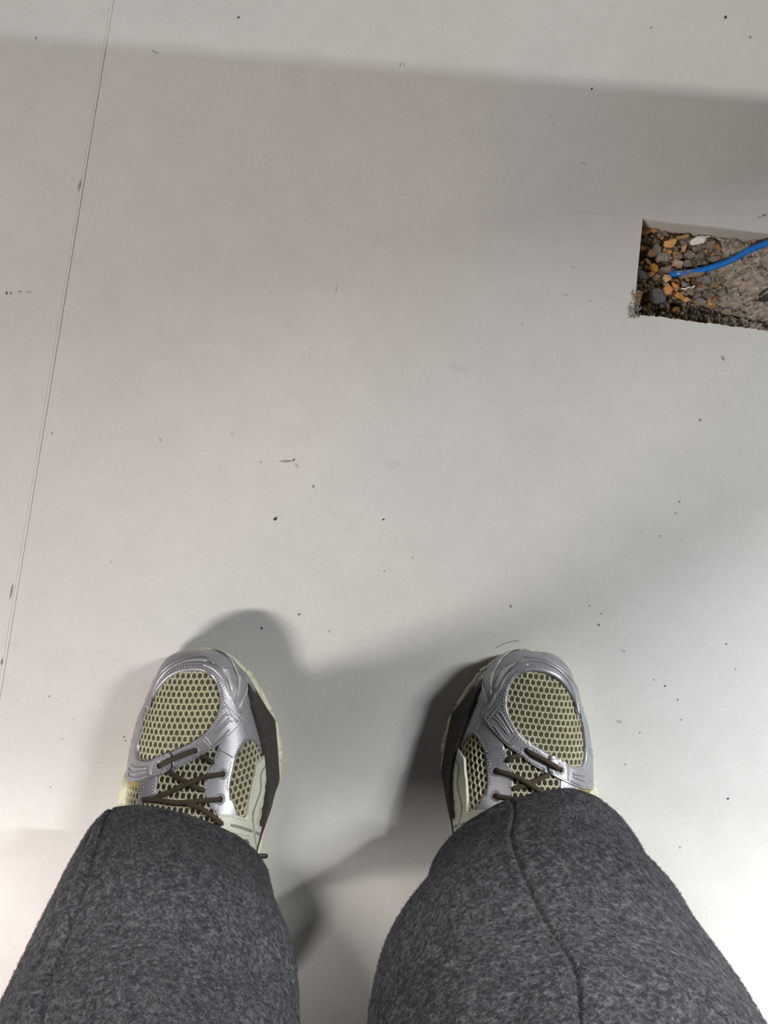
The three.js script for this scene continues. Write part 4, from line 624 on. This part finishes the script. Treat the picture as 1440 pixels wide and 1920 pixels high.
function legRows(side) {
  const o = OUT[side], rows = [], N = 420, hemFront = side ? 0.094 : 0.092;
  const ys = [0.1, 0.14, 0.18, 0.22, 0.27], L = ys.map((y) => legEdge(o.l, y)), R = ys.map((y) => legEdge(o.r, y));
  const hx = side ? 0.085 : -0.095;
  const fL = mono([...ys, 0.5, 0.84], [...L, hx - 0.098, hx - 0.115]), fR = mono([...ys, 0.5, 0.84], [...R, hx + 0.098, hx + 0.1]);
  const seed = 40 + side * 7;
  const seamPhi = side ? mono([0.05, 0.094, 0.115, 0.145, 0.185, 0.25, 0.35, 0.9], [2.03, 1.98, 1.91, 1.86, 1.77, 1.58, 1.5, 1.4]) : mono([0.05, 0.09, 0.15, 0.195, 0.225, 0.28, 0.9], [1.88, 1.92, 1.96, 2.04, 2.12, 2.2, 2.3]);
  // ring angles counted from the seam, closer together beside it
  const steps = []; { const fine = 0.2, nf = 130, nc = 330; for (let i = 0; i < nf; i++) steps.push(-fine + (2 * fine * i) / nf); for (let i = 0; i < nc; i++) steps.push(fine + ((2 * Math.PI - 2 * fine) * i) / nc); }
  const yRing = (s) => 0.09 + Math.max(0, s < 0.7 ? s * 0.4 : 0.28) * 0.9;
  const point = (phi, s, inset) => {
    // s runs from the hem (0) to the hip (1); the hem is high over the instep and low at the heel
    phi = ((phi % (2 * Math.PI)) + 2 * Math.PI) % (2 * Math.PI); const front = Math.sin(phi), hem = 0.058 + (front > 0 ? 1 : 0.6) * (hemFront - 0.058) * Math.sign(front) * Math.pow(Math.abs(front), 1.3);
    const e = s < 0.7 ? s * 0.4 : 0.28 + (s - 0.7) * 1.9, y = hem + (0.86 - hem) * clamp(e / 0.85, 0, 1);
    const cx = (fL(y) + fR(y)) / 2 - (side ? 0 : 0.004 * (1 - sstep(0.06, 0.14, y))), hw = ((fR(y) - fL(y)) / 2) * lerp(side ? 0.87 : 0.84, 1, sstep(0.045, 0.15, y)) - inset, z0 = zMid(y);
    const fd = lerp(side ? 0.08 : 0.07, 0.084, sstep(0.09, 0.3, y)) + 0.02 * sstep(0.4, 0.8, y) - inset, bd = lerp(0.075, 0.09, sstep(0.05, 0.5, y)) - inset;
    const c = Math.cos(phi), sn = Math.sin(phi), e2 = 2 / (sn > 0 ? lerp(1.86, 2.05, sstep(0.1, 0.3, y)) : 2.1);
    let x = cx + hw * Math.sign(c) * Math.pow(Math.abs(c), e2) - (side ? -0.014 : 0.022) * Math.max(0, sn) ** 2 * (1 - sstep(0.1, 0.26, y)), z = z0 - (sn > 0 ? fd : bd) * Math.sign(sn) * Math.pow(Math.abs(sn), e2);
    const nx = c, nz = -sn; 
    let d = 0.0016 * noise2(c * 2.2 + 3, y * 14 + sn * 2.2, seed) + 0.0024 * noise2(c * 1.2 + y * 7, y * 6 + sn * 1.3, seed + 1) + 0.0005 * noise2(c * 9, y * 60 + sn * 9, seed + 2);
    if (inset === 0) {
      // seams: a pressed line with a soft welt beside it
      let dphi = phi - seamPhi(yRing(s)); dphi -= Math.round(dphi / (2 * Math.PI)) * 2 * Math.PI; const ds = dphi * 0.075;
      if (side) d += -0.0019 * Math.exp(-((ds / 0.0009) ** 2)) + 0.0005 * Math.exp(-(((ds - 0.0032) / 0.0024) ** 2)) + 0.0004 * Math.exp(-(((ds + 0.0036) / 0.0026) ** 2));
      else d += -0.0021 * Math.exp(-((ds / 0.0017) ** 2)) + 0.0017 * sstep(0.01, 0.12, s) * Math.exp(-(((ds - 0.0058) / 0.0034) ** 2)) - 0.001 * Math.exp(-(((ds - 0.013) / 0.003) ** 2));
      // soft folds over the shoe
      const fold = (p0, y0, p1, y1, w, a) => { const t = clamp((phi - p0) / (p1 - p0), 0, 1), yy = lerp(y0, y1, t), k = Math.exp(-(((y - yy) / w) ** 2)) * sstep(Math.min(p0, p1) - 0.25, Math.min(p0, p1) + 0.1, phi) * (1 - sstep(Math.max(p0, p1) - 0.1, Math.max(p0, p1) + 0.25, phi)); d += a * k; };
      if (side) { fold(0.45, 0.105, 1.5, 0.125, 0.009, -0.0025); fold(0.5, 0.13, 1.3, 0.15, 0.012, 0.0016); }
      else { fold(0.3, 0.16, 0.9, 0.2, 0.012, -0.003); fold(0.1, 0.25, 0.9, 0.23, 0.014, -0.003); }
    }
    return V3(x + nx * d, y, z + nz * d);
  };
  const ring = (s, inset, dy) => { const r = []; const y0 = yRing(s); for (const st of steps) { const p = point(seamPhi(y0) + st, s, inset); p.y += dy; p.v = p.y; p.u = (st * 0.44) / (2 * Math.PI); r.push(p); } r.wrap = 0.44; return r; };
  rows.push(ring(0.1, 0.005, 0)); rows.push(ring(0.004, 0.0046, 0)); rows.push(ring(0, 0.0034, -0.0012)); rows.push(ring(0, 0.0014, -0.0014));
  for (let k = 0; k <= 260; k++) rows.push(ring(Math.pow(k / 260, 1.15), 0, 0));
  return rows;
}
{
  const gs = [0, 1].map((s) => flip(loft(legRows(s), true, [1 / 0.2, 1 / 0.22])));
  // seat of the trousers
  const hip = []; for (let k = 0; k <= 20; k++) { const t = k / 20, y = lerp(0.79, 1.02, t), hw = lerp(0.2, 0.178, t), fd = lerp(0.09, 0.1, t), bd = lerp(0.095, 0.09, t); const r = []; for (let i = 0; i < 96; i++) { const a = (i / 96) * Math.PI * 2; const p = V3(-0.005 + hw * Math.cos(a), y, 0.275 - (Math.sin(a) > 0 ? fd : bd) * Math.sin(a)); p.v = y; r.push(p); } hip.push(r); }
  gs.push(flip(loft(hip, true, [1 / 0.2, 1 / 0.22])));
  const trousers = part('trousers', mergeGeometries(gs.map((g) => g)), M.wool, person);
  // fibres standing off the brushed wool
  const R = rng(909), tris = [], cum = []; let sum = 0; const A = V3(), B = V3(), C = V3();
  gs.slice(0, 2).forEach((g) => { const p = g.attributes.position, ix = g.index.array; for (let i = 0; i < ix.length; i += 3) { A.fromBufferAttribute(p, ix[i]); if (A.y > 0.4 || A.z > 0.33) continue; B.fromBufferAttribute(p, ix[i + 1]); C.fromBufferAttribute(p, ix[i + 2]); const a = B.clone().sub(A).cross(C.clone().sub(A)); const l = a.length(); if (l < 1e-12) continue; sum += l; cum.push(sum); tris.push([A.clone(), B.clone(), C.clone(), a.divideScalar(l)]); } });
  const hair = cord([V3(0, 0, 0), V3(0.0005, 0.00025, 0.0004), V3(0.0012, 0.0004, 0.0001), V3(0.0018, 0.0003, 0.0006), V3(0.0023, 0.0004, 0.0003)], 0.00007, 3);
  const n = 130000, im = new THREE.InstancedMesh(hair, new THREE.MeshStandardMaterial({ color: 0xffffff, roughness: 1 }), n), m = new THREE.Matrix4(), q = new THREE.Quaternion(), c = new THREE.Color();
  for (let i = 0; i < n; i++) {
    const f = R() * sum; let lo = 0, hi = cum.length - 1; while (lo < hi) { const k = (lo + hi) >> 1; if (cum[k] < f) lo = k + 1; else hi = k; }
    const [a, b, d, nn] = tris[lo]; let u = R(), v = R(); if (u + v > 1) { u = 1 - u; v = 1 - v; }
    const p = a.clone().addScaledVector(b.clone().sub(a), u).addScaledVector(d.clone().sub(a), v);
    q.setFromUnitVectors(V3(0, 1, 0), nn).multiply(new THREE.Quaternion().setFromAxisAngle(V3(0, 1, 0), R() * 6.283)).multiply(new THREE.Quaternion().setFromAxisAngle(V3(0, 0, 1), (R() - 0.3) * 0.5));
    const s = lerp(0.45, 1.15, R()); m.compose(p, q, V3(s, s, s)); im.setMatrixAt(i, m); const l = Math.pow(R(), 1.9); c.setRGB(0.012 + 0.16 * l, 0.012 + 0.163 * l, 0.013 + 0.175 * l); im.setColorAt(i, c);
  }
  im.name = 'wool_fuzz'; im.userData.kind = 'stuff'; shade(im); trousers.add(im);
}
// the rest of the photographer, unseen above the frame: body, jacket and the hands that hold the phone over the floor
function field(caps, lo, size, res, smooth, extra) {            // smooth union of tapered capsules [a, b, ra, rb] meshed on a cubic grid
  const mc = new MarchingCubes(res, new THREE.MeshStandardMaterial(), false, false, 400000); mc.isolation = 0;
  const f = mc.field, k = smooth, h = size / 2, p = V3();
  const boxes = caps.map(([a, b, ra, rb]) => ({ a, d: b.clone().sub(a), l2: b.distanceToSquared(a), ra, rb }));
  for (let z = 0; z < res; z++) for (let y = 0; y < res; y++) for (let x = 0; x < res; x++) {
    p.set(lo.x + ((x - res / 2) / (res / 2) + 1) * h, lo.y + ((y - res / 2) / (res / 2) + 1) * h, lo.z + ((z - res / 2) / (res / 2) + 1) * h);
    let acc = 0, best = 1e9;
    for (const c of boxes) { const px = p.x - c.a.x, py = p.y - c.a.y, pz = p.z - c.a.z, t = c.l2 ? clamp((px * c.d.x + py * c.d.y + pz * c.d.z) / c.l2, 0, 1) : 0, dx = px - c.d.x * t, dy = py - c.d.y * t, dz = pz - c.d.z * t, d = Math.sqrt(dx * dx + dy * dy + dz * dz) - lerp(c.ra, c.rb, t); if (d < best) best = d; if (d < k * 6) acc += Math.exp(-d / k); }
    const v = acc > 0 ? -k * Math.log(acc) : best; f[x + y * res + z * res * res] = -v;
  }
  mc.update();
  const n = mc.count, pos = new Float32Array(n * 3), nor = new Float32Array(n * 3);
  for (let i = 0; i < n; i++) { for (const [q, o, s] of [[0, lo.x, h], [1, lo.y, h], [2, lo.z, h]]) { pos[i * 3 + q] = o + (mc.positionArray[i * 3 + q] + 1) * s; nor[i * 3 + q] = mc.normalArray[i * 3 + q]; } }
  const g = new THREE.BufferGeometry(); g.setAttribute('position', new THREE.BufferAttribute(pos, 3)); g.setAttribute('uv', new THREE.BufferAttribute(new Float32Array(n * 2), 2));
  const w = mergeVertices(g, 1e-5); w.computeVertexNormals(); return w;
}
M.skin = new THREE.MeshPhysicalMaterial({ color: 0xc99a7e, roughness: 0.6, sheen: 0.1 });
M.unseen_jacket = new THREE.MeshStandardMaterial({ color: 0x24262b, roughness: 0.9 });
M.hair = new THREE.MeshStandardMaterial({ color: 0x1f1813, roughness: 0.7 });
{
  const B = [], ankL = V3(-0.143, 0.09, 0.235), ankR = V3(0.1, 0.09, 0.235);
  for (const [s, ank] of [[-1, ankL], [1, ankR]]) B.push([ank, V3(ank.x * 0.9, 0.46, 0.295), 0.034, 0.05], [V3(ank.x * 0.9, 0.46, 0.295), V3(s * 0.095, 0.8, 0.275), 0.052, 0.078], [ank, V3(ank.x, 0.05, 0.2), 0.03, 0.024]);
  const sp = [V3(0, 0.82, 0.275), V3(0, 0.98, 0.255), V3(0, 1.1, 0.2), V3(0, 1.19, 0.1), V3(0, 1.235, 0.01)];
  for (const s of [-1, 1]) { B.push([V3(s * 0.06, 0.84, 0.275), V3(s * 0.055, 1.0, 0.25), 0.075, 0.075], [V3(s * 0.055, 1.0, 0.25), V3(s * 0.075, 1.13, 0.16), 0.075, 0.08], [V3(s * 0.05, 1.17, 0.11), V3(s * 0.165, 1.17, 0.12), 0.055, 0.045]); const w = s > 0 ? V3(0.118, 0.675, 0.14) : V3(-0.078, 0.675, 0.14); B.push([V3(s * 0.17, 1.17, 0.12), V3(s * 0.235, 0.92, 0.16), 0.045, 0.036], [V3(s * 0.235, 0.92, 0.16), w, 0.036, 0.025]); }
  B.push([sp[3], sp[4], 0.06, 0.05], [sp[4], V3(0, 1.25, -0.05), 0.048, 0.048]);
  const trunk = field(B, V3(-0.75, 0.02, -0.55), 1.5, 116, 0.012);
  const H = [[V3(0, 1.285, -0.05), V3(0, 1.245, -0.1), 0.082, 0.07], [V3(0, 1.25, -0.1), V3(0, 1.19, -0.13), 0.062, 0.045], [V3(0, 1.19, -0.125), V3(0, 1.185, -0.1), 0.034, 0.03], [V3(0, 1.25, -0.05), V3(0, 1.235, 0.01), 0.052, 0.05], [V3(0, 1.245, -0.168), V3(0, 1.222, -0.182), 0.008, 0.011]];
  for (const s of [-1, 1]) H.push([V3(s * 0.078, 1.25, -0.075), V3(s * 0.083, 1.225, -0.085), 0.011, 0.009], [V3(s * 0.02, 1.205, -0.158), V3(0, 1.203, -0.162), 0.006, 0.007], [V3(s * 0.038, 1.268, -0.15), V3(s * 0.015, 1.27, -0.163), 0.009, 0.008]);
  const head = field(H, V3(-0.16, 1.09, -0.26), 0.32, 84, 0.005);
  const hands = [];
  for (const m of [1, -1]) {
    const X = (x, y, z) => V3(m > 0 ? x : 0.04 - x, y, z), C = [];
    C.push([X(0.118, 0.675, 0.14), X(0.098, 0.645, 0.112), 0.024, 0.018], [X(0.096, 0.642, 0.112), X(0.083, 0.628, 0.06), 0.015, 0.011], [X(0.098, 0.64, 0.125), X(0.083, 0.624, 0.1), 0.015, 0.011], [X(0.09, 0.634, 0.1), X(0.083, 0.626, 0.08), 0.013, 0.012]);
    [[0.045, 1], [0.064, 1.1], [0.083, 1.03], [0.1, 0.84]].forEach(([z, l]) => { const a = X(0.082, 0.626, z), b = X(0.069, 0.609, z - 0.003), c = X(0.069 - 0.018 * l, 0.6035, z - 0.005), d = X(0.069 - 0.036 * l, 0.607, z - 0.006); C.push([a, b, 0.0095, 0.0085], [b, c, 0.0085, 0.0078], [c, d, 0.0078, 0.0065]); });
    C.push([X(0.094, 0.65, 0.105), X(0.075, 0.6465, 0.078), 0.013, 0.0105], [X(0.075, 0.6465, 0.078), X(0.056, 0.642, 0.064), 0.0105, 0.009], [X(0.056, 0.642, 0.064), X(0.044, 0.641, 0.058), 0.009, 0.0075]);
    hands.push(field(C, m > 0 ? V3(-0.02, 0.56, -0.02) : V3(-0.14, 0.56, -0.02), 0.2, 72, 0.0022));
  }
  part('body', merged([trunk, head, ...hands]), M.skin, person);
  const spine = new THREE.CatmullRomCurve3([V3(-0.005, 0.74, 0.275), V3(-0.005, 0.86, 0.275), V3(-0.005, 1.0, 0.25), V3(-0.005, 1.13, 0.18), V3(-0.005, 1.21, 0.08), V3(-0.005, 1.24, 0.02)]);
  const hw = mono([0, 0.25, 0.5, 0.75, 0.9, 1], [0.225, 0.21, 0.2, 0.215, 0.17, 0.08]), th = mono([0, 0.3, 0.6, 0.85, 1], [0.105, 0.11, 0.115, 0.1, 0.06]);
  const rows = []; for (let k = 0; k <= 40; k++) { const p = spine.getPointAt(k / 40), t = spine.getTangentAt(k / 40), n = V3(0, -t.z, t.y).normalize(), f = k / 40; const r = []; for (let i = 0; i < 72; i++) { const a = (i / 72) * Math.PI * 2, fold = 0.004 * noise2(Math.cos(a) * 4, Math.sin(a) * 4 + f * 9, 601); r.push(p.clone().add(V3((hw(f) + fold) * Math.cos(a), 0, 0)).addScaledVector(n, -(th(f) + fold) * Math.sin(a))); } rows.push(r); }
  const gs = [flip(loft(rows, true))];
  for (const s of [-1, 1]) { const o = s > 0 ? 0.02 : -0.02; gs.push(cord([V3(s * 0.18, 1.17, 0.12), V3(s * 0.235, 1.09, 0.13), V3(s * 0.25, 0.93, 0.155), V3(s * 0.2, 0.82, 0.15), V3(s * 0.12 + o, 0.71, 0.142)], 0.05, 28)); }
  part('unseen_jacket', merged(gs), M.unseen_jacket, person);  // out of view, shaped and posed to shade the floor
  // hair: a cap of short hair over the back of the head
  const cap = []; for (let j = 0; j <= 24; j++) { const r = []; for (let i = 0; i < 48; i++) { const t = (j / 24) * 1.75, a = (i / 48) * Math.PI * 2, rr = 1 + 0.03 * noise2(i * 0.9, j * 0.9, 611); r.push(V3(0.092 * rr * Math.sin(t) * Math.cos(a), 1.27 + 0.098 * rr * (Math.cos(t) * 0.82 + Math.sin(t) * Math.sin(a) * -0.3), -0.055 + 0.1 * rr * (Math.cos(t) * 0.35 + Math.sin(t) * Math.sin(a)) )); } cap.push(r); }
  part('hair', flip(loft(cap, true)), M.hair, person);
  for (const s of [-1, 1]) part('eye', new THREE.SphereGeometry(0.011, 16, 12).translate(s * 0.03, 1.25, -0.152), new THREE.MeshStandardMaterial({ color: 0xe8e4de, roughness: 0.3 }), person);
}
{ // the phone whose lens is the camera
  const t = thing('smartphone', 'dark smartphone held level over the floor by both hands', 'phone', [0, 0, 0]);
  t.position.copy(camera.position); camera.updateMatrixWorld(); t.quaternion.copy(camera.quaternion);
  M.phone = new THREE.MeshStandardMaterial({ color: 0x15161a, roughness: 0.35, metalness: 0.3 });
  part('case', new RoundedBoxGeometry(0.074, 0.15, 0.0085, 4, 0.004).translate(0.02, -0.058, 0.0075), M.phone, t);
  part('screen', new RoundedBoxGeometry(0.068, 0.144, 0.0008, 2, 0.0003).translate(0.02, -0.058, 0.0119), new THREE.MeshStandardMaterial({ color: 0x060708, roughness: 0.12 }), t);
  part('lens_ring', new THREE.TorusGeometry(0.0062, 0.0009, 10, 32).translate(0, 0, 0.0034), M.phone, t);
}
// ---------------------------------------------------------------- unseen boards out of frame, before and behind the person, placed to shade the floor
const BOARDS = [{ x0: -1.5, x1: 1.08, z: -0.62, y0: 0.21, y1: 1.45 }, { x0: -0.6, x1: 2.5, z: 0.85, y0: 0.41, y1: 1.38 }];
M.boardFace = new THREE.MeshStandardMaterial({ color: 0x303236, roughness: 0.7 });
M.darkSteel = new THREE.MeshStandardMaterial({ color: 0x3a3c3f, roughness: 0.45, metalness: 0.6 });
BOARDS.forEach((BOARD, i) => {
  const w = BOARD.x1 - BOARD.x0, h = BOARD.y1 - BOARD.y0;
  const t = thing('unseen_board', ['unseen board on two steel legs beyond the cut-out, placed to shade the far floor', 'unseen board on two steel legs behind the person, placed to shade the floor'][i], 'board', [(BOARD.x0 + BOARD.x1) / 2, 0, BOARD.z], ROOM_TURN);
  part('panel', new RoundedBoxGeometry(w, h, 0.02, 2, 0.004).translate(0, BOARD.y0 + h / 2, 0), M.boardFace, t);
  for (const s of [-1, 1]) {
    part('leg', new RoundedBoxGeometry(0.03, BOARD.y1, 0.03, 2, 0.004).translate(s * (w / 2 + 0.016), BOARD.y1 / 2, 0), M.darkSteel, t);
    part('foot', new RoundedBoxGeometry(0.04, 0.03, 0.42, 2, 0.006).translate(s * (w / 2 + 0.016), 0.0152, 0), M.darkSteel, t);
  }
});
// a dark low box, mostly out of view, placed to darken the far left corner
{
  const t = thing('dark_corner_box', 'dark low box almost out of view, placed to darken the far left corner', 'box', [-0.449, 0, -0.64], 0.05);
  M.box = new THREE.MeshStandardMaterial({ color: 0x232226, roughness: 0.8 });
  part('body', new RoundedBoxGeometry(0.2, 0.055, 0.3, 3, 0.006).translate(0, 0.0276, 0), M.box, t);
  part('lid', new RoundedBoxGeometry(0.206, 0.012, 0.306, 3, 0.004).translate(0, 0.0615, 0), M.box, t);
}
renderer.render(scene, camera);
